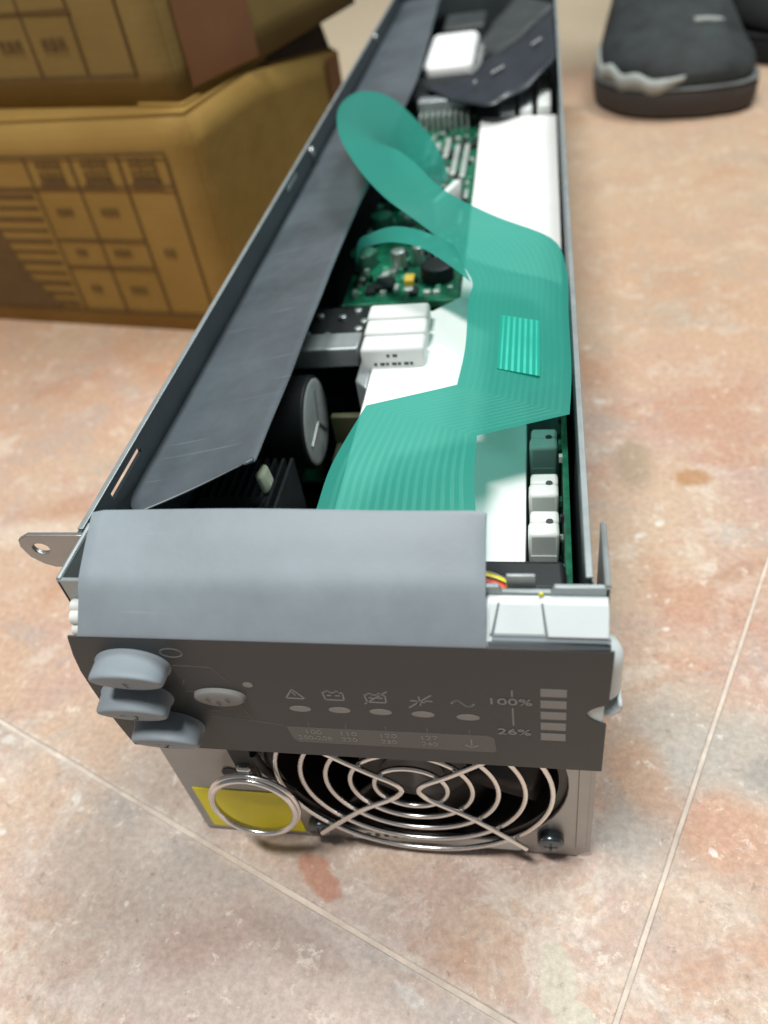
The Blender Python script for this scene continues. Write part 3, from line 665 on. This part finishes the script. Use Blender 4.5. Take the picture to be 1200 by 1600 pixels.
# hanging black tab with split ring, yellow label behind it
yl = MB().box(-63.6, -29.5, -.3, -.05, 4.0, 30.5).build('warning_label', 'yellow', fpo); yl['label'] = 'plain yellow label behind the pull ring'
MB().prism([(-42.5,-2.6,73),(-35,-2.6,73),(-35.2,-2.6,42),(-38,-2.6,39),(-42,-2.6,42.5)], (0,1.2,0)).build('pull_tab', 'black', pm, bevel=.4)
MB().box(-41, -36.5, -4.6, -1.2, 44.5, 52.5).build('ring_clip', 'chrome', pm, bevel=.8)
MB().tube([(-34.5,-2,58),(-33,-2.4,50),(-30,-2.2,43),(-27,-1.2,36)], 1.3, 8).build('cable_tie', 'black', pm, smooth=True)
tl_ = R(6)
for j, (rr, dy) in enumerate(((14.2, 0), (13.5, 1.2))):
    MB().tube([(-38.4 + rr*math.cos(2*math.pi*k/64), -5.2 - dy - (1-math.sin(2*math.pi*k/64))*rr*math.sin(tl_)*1.2, 50.0 - rr*(1-math.sin(2*math.pi*k/64))*math.cos(tl_)*1.02 - j*.6) for k in range(64)], 1.0, 10, closed=True).build('pull_ring', 'chrome', pm, smooth=True, angle=80)
MB().cyl((-46.5,-.1,42), (0,-1,0), 3.1, .25, 20).build('knockout_hole', 'mark', fpo)

# ---- inside the chassis
# black insulating film along the left wall, its free edge folding inwards
rows = []
P_ = [((-61.5,33.5,124.6),(-46,41,127.2),(-29,49,131)), ((-67.2,44,123.2),(-48,52,126.4),(-28.2,52,130.8)), ((-67.4,86,122.6),(-48,92,126),(-29,96,129.6)), ((-67.4,148,122.4),(-48,150,125.4),(-30,150,129)),
      ((-67.4,255,122),(-48,256,125),(-29,256,128)), ((-67.4,340,122.2),(-46,340,126),(-26.5,340,128.4)), ((-67.4,430,122),(-46,430,125.6),(-24.5,430,128)), ((-67.4,540,122.2),(-48,540,124.4),(-28,540,127)), ((-67.4,690,122),(-50,690,124.6),(-33,690,126))]
rows = []
for l_, c_, r_ in P_:
    row = []
    for i in range(13):
        t = i/12; a, b_, c = Vector(l_), Vector(c_), Vector(r_)
        row.append(a*(1-t)*(1-2*t) + b_*4*t*(1-t) + c*t*(2*t-1))
    rows.append(row)
rows = catmull(rows, 5)
for k, q in enumerate(rows):
    for i, v in enumerate(q): v.z += .5*math.sin(v.y*.045 + v.x*.05)*(i/12) + .25*math.sin(v.y*.11+1)*(i/12)
sh = MB().grid(rows); sh.uv = None
sho = sh.build('insulating_film', 'sheet', pm, smooth=True, solid=.5, angle=80)
for (x, y, l_, a_) in ((-36,190,14,70), (-33,175,8,62), (-42,128,4,20), (-44,118,3,50)):
    d = Vector((math.cos(R(a_)), math.sin(R(a_)), 0))*l_/2
# white board
wb = MB().prism([(-9.5,28,110),(47,28,110),(46.5,108,110),(59.5,112,110),(60,388,110),(15.5,396,110),(17.5,300,110),(19,176,110),(9,166,110),(-9.8,166,110)], (0,0,-42)).build('insulation_board', 'white', pm, bevel=.5)
# near heat sink fins, front capacitors, foam
hs = MB().box(-66, -34, 30, 60, 40, 70).build('heat_sink', 'black', pm, bevel=.4)
for k in range(10):
    x = -64 + k*3.1; MB().box(x, x+1.0, 28, 92, 60, 96).build('fin', 'blackg', hs)
MB().prism([(-37.4,63,113),(-35.8,60,114),(-34,62,114),(-34.2,68,113.5),(-36.5,69,113)], (.5,1,-8)).build('foam_plug', 'cream', pm, bevel=1.2)
def cap_x(x, y, z, r_, ln, m_end='canend', m_body='black'):
    c = MB().cyl((x, y, z), (-1,0,0), r_, ln, 36).build('capacitor', m_body, pm, smooth=True, bevel=.8)
    MB().cyl((x+.05, y, z), (1,0,0), r_*.93, .5, 36, dome=.4).build('end_disc', m_end, c, smooth=True)
    for a in (0, 120, 240):
        d = Vector((0, math.cos(R(a+70)), math.sin(R(a+70))))*r_*.7
        MB().tube([(x+.7, y, z), (x+.7, y+d.y, z+d.z)], .5, 6).build('vent_groove', 'can', c)
    return c
cap_x(-34, 121, 90, 18, 28)
cap_x(-39, 62, 82, 17, 24, 'blackg')
cap_x(-32, 74, 62, 9, 20, 'can')
for (x, y, z, r_, h) in ((-20,58,70,9,10), (-14,92,62,11,8), (-22,96,58,8,16)):
    MB().cyl((x,y,z), (0,0,1), r_, h, 24, dome=1).build('drum_component', 'blackg', pm, smooth=True)
MB().box(-30, -13, 84, 118, 40, 66).build('transformer', 'blackg', pm, bevel=1)
MB().box(-26, -14, 104, 116, 66, 84).build('transformer', mat('dark_green_core', (0.02,0.03,0.012,1), .6), pm, bevel=1)
MB().box(-28, -16, 121, 124, 76, 92).build('brown_pad', mat('olive_pad', (0.06,0.065,0.03,1), .6), pm, bevel=.5)
# metal bar behind capacitor with rivets, ceramic resistors on white board
mb_ = MB().box(-66, -17, 138, 150, 103, 111.5).build('heat_sink_bar', 'steel', pm, bevel=.8)
MB().box(-62, -18.5, 151, 182, 96, 105).build('heat_sink_shelf', 'black', mb_, bevel=.6)
for (x, y) in ((-34,158),(-30,172),(-22,157),(-20,168),(-43,160),(-40,174),(-24,177),(-21.5,162)): MB().cyl((x,y,105), (0,0,1), 1.7, 1.4, 14, dome=.6).build('screw', 'can', mb_, smooth=True)
MB().prism([(-15,119,109.6),(-10,114,109.6),(-10,133,109.6),(-15,137,109.6)], (0,0,-30)).build('corner_post', 'steel', pm, bevel=.8)
r0 = None
for k, (y, x) in enumerate(((125.5,0),(136.9,-.4),(148.3,-1.0))):
    b_ = MB().box(-13.2,10.2,0,10.2,102,118.2).build('ceramic_resistor', 'ceramic', pm, bevel=1.3) if r0 is None else None
    if r0 is None:
        r0 = b_; r0.location = (x*S, y*S, 0)
        for (lx, n_, zz) in ((-3.5,2,115.2),(-8.5,7,111.8)):
            for q in range(n_): MB().box(lx + q*2.2, lx + q*2.2+(1.7 if q % 2 else 1.1), -.12, -.02, zz-.55, zz+.6).build('printed_mark', 'mark', r0)
    else: dup(r0, pm, (x, y, 0))
# main circuit board
pcb = MB().prism([(-33,186,104),(18.3,185,104),(16.6,300,104),(13.6,420,104),(-33,424,104)], (0,0,-2)).build('circuit_board', 'pcb', pm, bevel=.2)
pcb['label'] = 'green circuit board packed with small components'
MB().box(-33,18.3,184.2,185,101.5,104.4).build('board_edge', 'pcb_edge', pcb)
def comp(name, m, x, y, w_, d_, h, bev=.25, z=104): return MB().box(x-w_/2, x+w_/2, y-d_/2, y+d_/2, z, z+h).build(name, m, pcb, bevel=bev)
def vcan(name, m, x, y, r_, h, z=104): return MB().cyl((x,y,z), (0,0,1), r_, h, 24, dome=.8).build(name, m, pcb, smooth=True)
vcan('inductor', 'black', 6.8, 205, 7.2, 7); vcan('capacitor', 'can', -11.5, 216, 3.3, 9); vcan('capacitor', 'can', -3.5, 221, 2.6, 8)
comp('chip', 'black', -16, 199, 8, 9, 3); comp('tantalum_capacitor', 'amber', -5.3, 202, 4.2, 6.5, 3)
comp('resistor', 'solder', -10.5, 196, 2, 6, 1.8); comp('resistor', 'solder', -5, 194, 4, 3, 1.8); comp('resistor', 'solder', 3.5, 190.5, 3, 2.6, 2); comp('resistor', 'solder', 7.6, 190.5, 3, 2.6, 2)
comp('resistor', 'solder', -17, 209, 3, 4, 2); comp('resistor', 'solder', 0, 211, 2, 4, 2)
comp('chip', 'black', 10.5, 275, 4.2, 30, 3); comp('chip', 'blackg', 6.6, 268, 2, 24, 3); comp('connector', 'can', 9, 300, 3, 16, 4)
for (x, y, w_, d_) in ((-8,352,4,34),(-2,360,3,30),(4.2,340,3,44),(9.6,338,3,48),(-13,365,4,26),(0.5,320,3,16),(12.6,262,2,14),(13.5,290,2,10)):
    comp('white_component', 'solder', x, y, w_, d_, 3.2, .5)
for (x, y) in ((-4.6,330),(1,352),(7,372),(-10,330),(12,366),(6.6,318)): comp('chip', 'black', x, y, 3, 9, 2.4)
for k in range(9): MB().box(-22+k*3.6, -20.9+k*3.6, 397, 408, 104, 113).build('header_pin', 'solder', pcb)
random.seed(5)
for k in range(230):
    x = random.uniform(-31, 15); y = random.uniform(190, 415); big = random.random()
    if abs(x-6.8) < 9 and abs(y-205) < 9: continue
    nm, mm = random.choice([('chip','black'),('resistor','solder'),('resistor','pcb_edge'),('capacitor_chip','solder'),('chip','blackg'),('resistor','can')])
    s_ = (1.6, 3.4) if mm != 'black' else (3.2, 6)
    comp(nm, mm, x, y, random.uniform(*s_)*.9, random.uniform(*s_)*1.3, random.uniform(1, 2.4), 0)
for (x, y, r_) in ((-26,262,5.5),(-29,222,6),(-27,300,5),(-20,285,4)):
    MB().cyl((x,y,104), (0,0,1), r_, 7, 24, dome=1).build('capacitor', mat('green_sleeve', (0.05,0.16,0.11,1), .35), pcb, smooth=True)
lb = MB().box(-64,-35,165,420,20,22).build('circuit_board', 'pcb', pm); lb['label'] = 'dark lower circuit board deep in the chassis'
for k in range(24):
    MB().box(-60+random.uniform(0,16), -48+random.uniform(0,12), 170+k*10, 170+k*10+random.uniform(3,8), 22, random.uniform(30,70)).build('component', 'blackg', lb, bevel=.5)
# vertical board on the right wall with three white connectors
vb = MB().box(57.2, 58.8, 9, 110, 22, 117).build('circuit_board', 'pcb', pm, bevel=.15); vb['label'] = 'upright green circuit board along the right wall'
def connector(y):
    b = MB().box(47.6, 56, y, y+5.4, 90, 112); b.box(48.0, 56, y+5.8, y+10.6, 90, 111.4)
    o = b.build('connector', 'plastic_w', vb, bevel=1.0)
    MB().box(48.2, 55.4, y-.3, y-.05, 90, 104).build('latch_plate', 'ceramic', o, bevel=.1)
    MB().cyl((53.4, y+5.3, 111.6), (0,0,1), 1.0, .5, 12).build('pin_hole', 'mark', o)
for y in (37.5, 53.5, 75): connector(y)
for k in range(22):
    y = random.uniform(12, 105); z = random.uniform(70, 115); MB().box(56.2, 57.2, y, y+random.uniform(1,3), z, z+random.uniform(1,2.5)).build('resistor', random.choice(['solder','black','pcb_edge']), vb)
# black fan connector housing and wires at the front right
hg = MB().box(30, 57, 9, 19, 92, 122).build('connector_housing', 'black', pm, bevel=1.5)
MB().box(34, 56.4, 2.2, 8.9, 92, 117.5).build('housing_front', 'blackg', hg, bevel=2.2)
MB().tube([(53.6,5.0,118.0),(52.6,5.0,118.0),(52.6,7.6,118.0),(53.8,7.6,118.0)], .22, 6).build('moulded_mark', 'can', hg)
for (m_, P0) in (('wk',[(26,14,124),(38,12,123),(46,8,119.5),(52,4,116)]), ('wy',[(24,12,126),(37,9.5,125),(41,8.5,123),(46,7,118)]), ('wr',[(24,8,127),(38,6.2,126.4),(43,4.2,123.5),(50,3,118)]), ('wy',[(24,5.5,127.5),(37,4.6,127),(42,3.2,124.6),(48,2.6,119)]), ('wk',[(25,10,125.5),(38,8.0,125),(44,5.8,121.5),(52,4,117)])):
    pts = catmull([[Vector(p) + Vector((2.5,-1.2,1.6))] for p in P0], 5); MB().tube([p[0] for p in pts], 1.25, 10).build('wire', m_, pm, smooth=True, angle=80)
MB().cyl((51.2,-.4,131.4), (0,-1,0), .55, .5, 8).build('yellow_dot', 'wy', bz)
# far end: white plug, black modules, taped bundle
wp = MB().box(-29, 6.5, 476, 562, 96, 122).build('relay_cover', 'white', pm, bevel=5, seg=4)
MB().box(-40, 9, 425, 468, 90, 118).build('black_module', 'black', pm, bevel=5, seg=3)
MB().box(-24, 5.5, 409, 418, 92, 118.5).build('module_bar', 'steel', pm, bevel=.8)
MB().tube([(8,440,118),(11,470,121),(10,520,119)], 2.2, 8).build('grey_cable', 'can', pm, smooth=True)
MB().box(-60, 20, 590, 640, 60, 98).build('black_module', 'black', pm, bevel=2)
MB().box(-30, 5, 640, 690, 60, 108).build('pale_module', 'film3', pm, bevel=2)
for (x0, x1) in ((27,36),(38.5,46),(49,57)): MB().box(x0, x1, 392, 452, 88, 113 + (x0-27)*.1).build('terminal_block', 'plastic_w', pm, bevel=1.5)
MB().box(24, 59, 452, 560, 60, 96).build('black_module', 'black', pm, bevel=2)
def tape_strip(name, m, L_, R_, label=None):
    rows = catmull([[Vector(a) + (Vector(b)-Vector(a))*i/6 for i in range(7)] for a, b in zip(L_, R_)], 4)
    for q in rows:
        for v in q: v.z += .6*math.sin(v.x*.3 + v.y*.06)
    g = MB().grid(rows); g.uv = None; o = g.build(name, m, pm, smooth=True, solid=.6, angle=80)
    if label: o['label'] = label
    return o
tp = tape_strip('printed_tape', 'film2', [(-24,432,121),(4,440,122),(16,466,124),(34,500,125),(60,548,132)], [(3,398,119),(17,382,121),(28,380,123),(44,395,125),(60.2,424,132)], 'dark blue black tape strip with faint grey printing')
tape_strip('folded_tape', 'film3', [(5,520,118),(20,585,124),(34,628,128)], [(24,488,120),(44,528,126),(61,560,131)])
for (x, y, n_, a_) in ((22,428,4,44),(46,470,4,50),(12,412,1,30)):
    for q in range(n_):
        d = Vector((math.cos(R(a_)), math.sin(R(a_))*1.8, 0)); c = Vector((x,y,125.8 if x < 40 else 129)) + d*q*2.6
        MB().box(c.x-.8, c.x+.8, c.y-3, c.y+3, c.z, c.z+.2).build('printed_mark', 'print', tp)

# ---- green flex ribbon
MAIN = [((-9,15,124),(35,15,124)), ((-9,25,127),(35,25,127)), ((-7,29,129),(35,29,129)), ((-5,45,132),(34,41,131)), ((1,69,134),(34,56,132)), ((27,78,134),(59,66,131)), ((28,99,134),(60,86,132)), ((27,128,134),(60,119,132)), ((27,144,134),(60,150,132)), ((15,168,137),(55,176,132)), ((4,180,141),(33,189,137)), ((-10,192,147),(13,203,143)), ((-24,213,153),(0,219,149)), ((-36,243,157),(-9,229,152)), ((-43,284,156),(-11,233,149)), ((-40,319,152),(-10,232,145)), ((-27,328,146),(-9,236,140)), ((-11,311,138),(-7,242,134)), ((1,293,129),(-3,250,127)), ((6,283,119),(1,262,118))]
TONG = [((27,141,134),(20,166,136)), ((19,149,137),(14,170,138)), ((8,160,139),(4,175,140)), ((-4,169,138),(-6,181,139)), ((-14,179,133),(-16,188,134)), ((-23,195,124),(-25,202,125)), ((-28,206,112),(-30,210,112))]
def ribbon(name, rowsLR, m, parent, nx=17, sub=5, sharp=()):
    rows = [[Vector(a) + (Vector(b)-Vector(a))*i/(nx-1) for i in range(nx)] for a, b in rowsLR]
    segs = []; start = 0
    cuts = sorted(sharp) + [len(rows)-1]
    for c in cuts:
        part_ = catmull(rows[start:c+1], sub); segs += part_ if not segs else part_[1:]; start = c
    g = MB().grid(segs); return g.build(name, m, parent, smooth=True, angle=80)
rb = ribbon('ribbon_cable', MAIN, 'ribbon', pm, sharp=(4,5)); rb['label'] = 'green translucent flat flex cable twisting over at the far end'
rb['solid'] = 1; del rb['solid']
ribbon('ribbon_tongue', TONG, 'ribbon', rb, nx=7)
pr_ = []
for k in range(6):
    t = k/5; pr_.append([Vector((38.3 + 12.6*i/7 , 118 - 31.5*t - 4.5*i/7 + (1.6 if 0 else 0), 133.6 - .35*i/7)) for i in range(8)])
MB().grid(pr_).build('stiffener_patch', 'patch', rb, smooth=True)
MB().prism([(0,258,104.2),(9,282,104.2),(12,281,104.2),(3,257,104.2)], (0,0,13)).build('ribbon_socket', 'plastic_w', pm, bevel=.6)

# ================================================================== CARTONS
def carton(name, corner, ang, W, D, z0, z1, label, m, m_side, bulge=0, sag=0):
    """front right corner at `corner`; front runs left from it, side runs back"""
    root = empty(name, (corner[0], corner[1], z0), R(-ang)); tag(root, label, 'cardboard box', 'cartons stacked behind the module')
    h = z1 - z0
    # local axes: -x is left along the front, +y is back
    def panel(nm, pts, d, mm, bev=.8): return MB().prism(pts, d).build(nm, mm, root, bevel=bev)
    rows = []
    def wall(nm, a, b, inward, mm):
        a, b, inw = Vector(a), Vector(b), Vector(inward)
        rws = []
        for k in range(9):
            t = k/8; rws.append([a + (b-a)*i/14 + Vector((0,0,(h - sag*max(0, (a + (b-a)*i/14).y/D - .38)/.62)*t)) - inw*(bulge*math.sin(math.pi*t)*math.sin(math.pi*i/14)) for i in range(15)])
        g = MB().grid(rws); g.uv = None
        o = g.build(nm, mm, root, smooth=True, solid=2.4, angle=80); o.modifiers['solidify'].offset = 0
        return o
    f_ = wall('front_panel', (-W,0,0), (0,0,0), (0,1,0), m)
    s_ = wall('side_panel', (0,0,0), (0,D,0), (-1,0,0), m_side)
    wall('side_panel', (-W,D,0), (-W,0,0), (1,0,0), m_side); wall('rear_panel', (0,D,0), (-W,D,0), (0,-1,0), m)
    panel('bottom_panel', [(-W+3,3,.3),(-3,3,.3),(-3,D-3,.3),(-W+3,D-3,.3)], (0,0,2.5), m)
    panel('top_flap', [(-W+1,1,h-.4),(-1.2,1,h-.4),(-1.2,D*.5-.6,h-1.2),(-W+1,D*.5-.6,h-1.2)], (0,0,3), m)
    panel('top_flap', [(-W+1,D*.5+.6,h-1.2-sag*.2),(-1.2,D*.5+.6,h-1.2-sag*.2),(-1.2,D-1,h-.4-sag),(-W+1,D-1,h-.4-sag)], (0,0,3), m)
    return root, f_, s_
low, lf, lsd = carton('cardboard_box', (-149,348), 11, 360, 225, 0, 141.5, 'lower brown cardboard box resting on the floor, printed table on its front', 'card', 'card', 1.2, sag=24)
def ln(parent, u0, w0, u1, w1, wd=1.3, m='card_dk', z0=0, nm='printed_line'):
    d = Vector((u1-u0, w1-w0)); n = Vector((-d.y, d.x)).normalized()*wd/2
    return MB().prism([(-(u0+n.x), -2.75, w0+n.y-z0), (-(u1+n.x), -2.75, w1+n.y-z0), (-(u1-n.x), -2.75, w1-n.y-z0), (-(u0-n.x), -2.75, w0-n.y-z0)], (0,.15,0)).build(nm, m, parent)
lines = [(330,122,21,122),(21,122,21,13),(330,12.5,21,12.5),(330,102,21,102),(56,122,56,13),(93,122,93,13),(129,122,129,13),(129,67,56,67),(129,47.5,56,47.5),(215,122,215,13)]
for l_ in lines: ln(lf, *l_, wd=1.5)
def glyphs(parent, u, w_, n, h, z0=0, rowsn=1, step=None):
    st_ = step or h*.95
    for r_ in range(rowsn):
        for k in range(n):
            uu = u + (n-1)*st_/2 - k*st_
            b = MB(); x = -uu; z = w_ - r_*h*1.5 - z0; hw = st_*.36
            for (xx, z1_, z2_) in ((x-hw, z-h/2, z+h/2), (x+hw*.4, z-h/2, z+h/2)): b.box(xx, xx+hw*.5, -2.85, -2.7, z1_, z2_)
            b.box(x-hw, x+hw*.9, -2.86, -2.71, z+h/2-h*.2, z+h/2)
            if k % 2: b.box(x-hw, x+hw*.9, -2.87, -2.72, z-h*.1, z+h*.1)
            b.build('printed_mark', 'card_dk', parent)
for (u, w_, n) in ((112,86,3),(76,86,3),(112,58,2),(78,58,3),(112,31,2),(76,31,3),(40,59,2)): glyphs(lf, u, w_, n, 5)
for (u, n) in ((111,4),(75,4),(39,4)):
    for dz in (117, 109): glyphs(lf, u, dz, n, 5.5)
    MB().prism([(-(u+13),-2.8,103),(-(u-11),-2.8,103),(-(u-7),-2.8,107),(-(u+9),-2.8,107)], (0,.1,0)).build('printed_mark', 'card_dk', lf)
# faint traces: the print is plain ink on the board
for k in range(11):
    w_ = 97 - k*7.8; ln(lf, 250, w_, 133, w_, wd=1.8 if k % 2 else 2.6)
MB().prism([(-330,-2.7,92),(-178,-2.7,84),(-168,-2.7,40),(-150,-2.7,15),(-330,-2.7,15)], (0,.1,0)).build('printed_block', 'card_dk', lf)
MB().prism([(-1.5,70,138),(-1.5,222,113),(-9,222,143.2),(-9,70,143.2)], (-2,0,0)).build('shade_flap', 'kraft', low, bevel=.5)  # added flap; shade under the upper carton is put into its dark colour
# side panel of the lower carton: tape and tear
MB().prism([(2.6,196,20),(2.6,219,20),(2.6,219,116),(2.6,196,119)], (.2,0,0)).build('parcel_tape', 'tape', lsd)
upc, uf, us = carton('cardboard_box', (-154,361), 16, 330, 232, 144.6, 300, 'upper brown cardboard box sitting on the lower one, reddish tape on its side', 'card2', 'card2', 1.5)
Z0 = 144.6
for l_ in ((330,161,26,160.5),(26,160.5,25,232),(62,161,60,232),(99,161,98,232),(138,161,137,232),(330,197,59,196),(178,161,178,232),(330,230,25,230)): ln(uf, *l_, wd=1.7, z0=Z0)
for (u, w_, n) in ((115,179,3),(80,179,3),(44,214,3),(80,214,3),(154,179,3)): glyphs(uf, u, w_, n, 7, Z0)
MB().prism([(2.9,10,6),(2.9,84,3),(2.9,84,100),(2.9,10,100)], (.25,0,0)).build('parcel_tape', 'tape', us)
MB().prism([(-32,-2.6,-1.6),(-4,-3.6,-2),(2.6,-3,-1.8),(3,16,-1.8),(-4,3,-1.6),(-30,3,-1)], (0,0,3.4)).build('torn_edge', 'card', us, bevel=.8)
# underside flap of the upper carton sagging at the rear
# ================================================================== SHOES
def shoe(name, cx, y0, rz, label, trim=True, sc=1.0):
    root = empty(name, (cx, y0, 0), rz); tag(root, label, 'shoe')
    def outline(y, wmax=71):
        t = y/280
        prof = [(0,.0),(.012,.42),(.04,.69),(.09,.86),(.18,.98),(.30,1.0),(.5,.90),(.65,.80),(.85,.78),(.95,.66),(1,.3)]
        for (a, b), (c, d) in zip(prof, prof[1:]):
            if a <= t <= c: return wmax*(b + (d-b)*(t-a)/(c-a))
        return 0
    ys = [0,1.5,4,8,14,24,38,55,75,100,130,160,190,220,245,262,275,280]
    def skew(y): return 24 - 22*min(1, (y/70)**.8)
    # sole
    n = 36
    def sole_ring(z, k):
        pts = []
        for y in ys: pts.append((skew(y) + max(outline(y), 8 if 0 < y < 280 else 5)*k, y, z))
        for y in ys[::-1]: pts.append((skew(y) - max(outline(y), 8 if 0 < y < 280 else 5)*k, y, z))
        return [(x, (yy-140)*(k**.5)+140, zz) for x, yy, zz in pts]
    MB().loft([sole_ring(0,.90), sole_ring(3,.98), sole_ring(12,1.0), sole_ring(22,1.01), sole_ring(26,.97)]).build('sole', 'sole' if trim else 'shoe_fab', root, smooth=True, angle=50)
    MB().loft([sole_ring(25.5,1.0), sole_ring(26.2,1.015), sole_ring(27.6,1.0)]).build('welt', 'welt' if trim else 'shoe_fab', root, smooth=True, angle=50)
    def top(y):
        pts = [(0,34),(12,52),(30,60),(60,66),(100,80),(140,100),(175,112),(220,118),(280,116)]
        for (a, b), (c, d) in zip(pts, pts[1:]):
            if a <= y <= c: return b + (d-b)*(y-a)/(c-a)
    rings = []
    for y in [2,5,10,18,30,46,66,90,120,150,185,220,250,272]:
        wv = outline(y)*.96; h = top(y); ring = []
        for i in range(25):
            a = math.pi*i/24; cx_ = math.cos(a); sx_ = math.sin(a)
            ring.append((skew(y) + wv*abs(cx_)**.75*(1 if cx_ > 0 else -1), y, 27 + (h-27)*sx_**.72))
        rings.append(ring)
    MB().loft(rings).build('upper', 'shoe' if trim else 'shoe_fab', root, smooth=True, angle=70, subs=1)
    if trim:
        def surf(y, q, lift=0):
            a = math.pi*q; c_, s1 = math.cos(a), math.sin(a); wv = outline(y)*.96 + lift
            return Vector((skew(y) + wv*abs(c_)**.75*(1 if c_ > 0 else -1), y - lift*.8, 27 + (top(y)-27+lift)*s1**.72))
        zig = [(84,.92,6),(60,.985,7),(42,.95,7),(26,.985,7),(15,.95,6.5),(8,.985,6.5),(4.5,.96,6),(3,.88,4),(2.2,.7,2)]
        rows = []
        P_z = catmull([[surf(y, q, .4)] for y, q, w_ in zig], 3); W_z = catmull([[Vector((w_,0,0))] for y, q, w_ in zig], 3)
        for (p_,), (w_,) in zip(P_z, W_z): rows.append([p_ + Vector((-.6,-.6,w_.x)), p_ + Vector((-1.6,-1.6,0)), p_ + Vector((-.6,-.6,-w_.x))])
        g = MB().grid(rows); g.uv = None; g.build('zigzag_trim', 'trim', root, smooth=True, solid=2.0, angle=80)
        MB().tube([(18,58,67.5),(28,60,67),(40,66,64),(50,70,59)], 2.6, 8).build('overlay_seam', 'trim', root, smooth=True)
        for k in range(3): MB().tube([(skew(120)-30, 112+k*24, 78+k*8), (skew(120)+2, 108+k*24, 92+k*8), (skew(120)+30, 112+k*24, 80+k*8)], 3, 8).build('lace', 'trim' if k == 9 else 'shoe_fab', root, smooth=True)
    MB().loft([[(8 + r_*math.cos(2*math.pi*k/28), 205 + r_*1.05*math.sin(2*math.pi*k/28) + dy, z) for k in range(28)] for (z, r_, dy) in ((88,50,0),(112,60,2),(150,66,6),(220,64,10),(330,66,14),(460,74,16))]).build('trouser_leg', 'shoe_fab', root, smooth=True, angle=60)
    return root
shoe('shoe', 168, 690, R(-2), 'black shoe with pale zigzag side trim, nearest the module, standing on the tiles')
shoe('shoe', 305, 812, R(-4), 'plain black shoe at the right picture edge, behind the zigzag-trimmed shoe', trim=False)
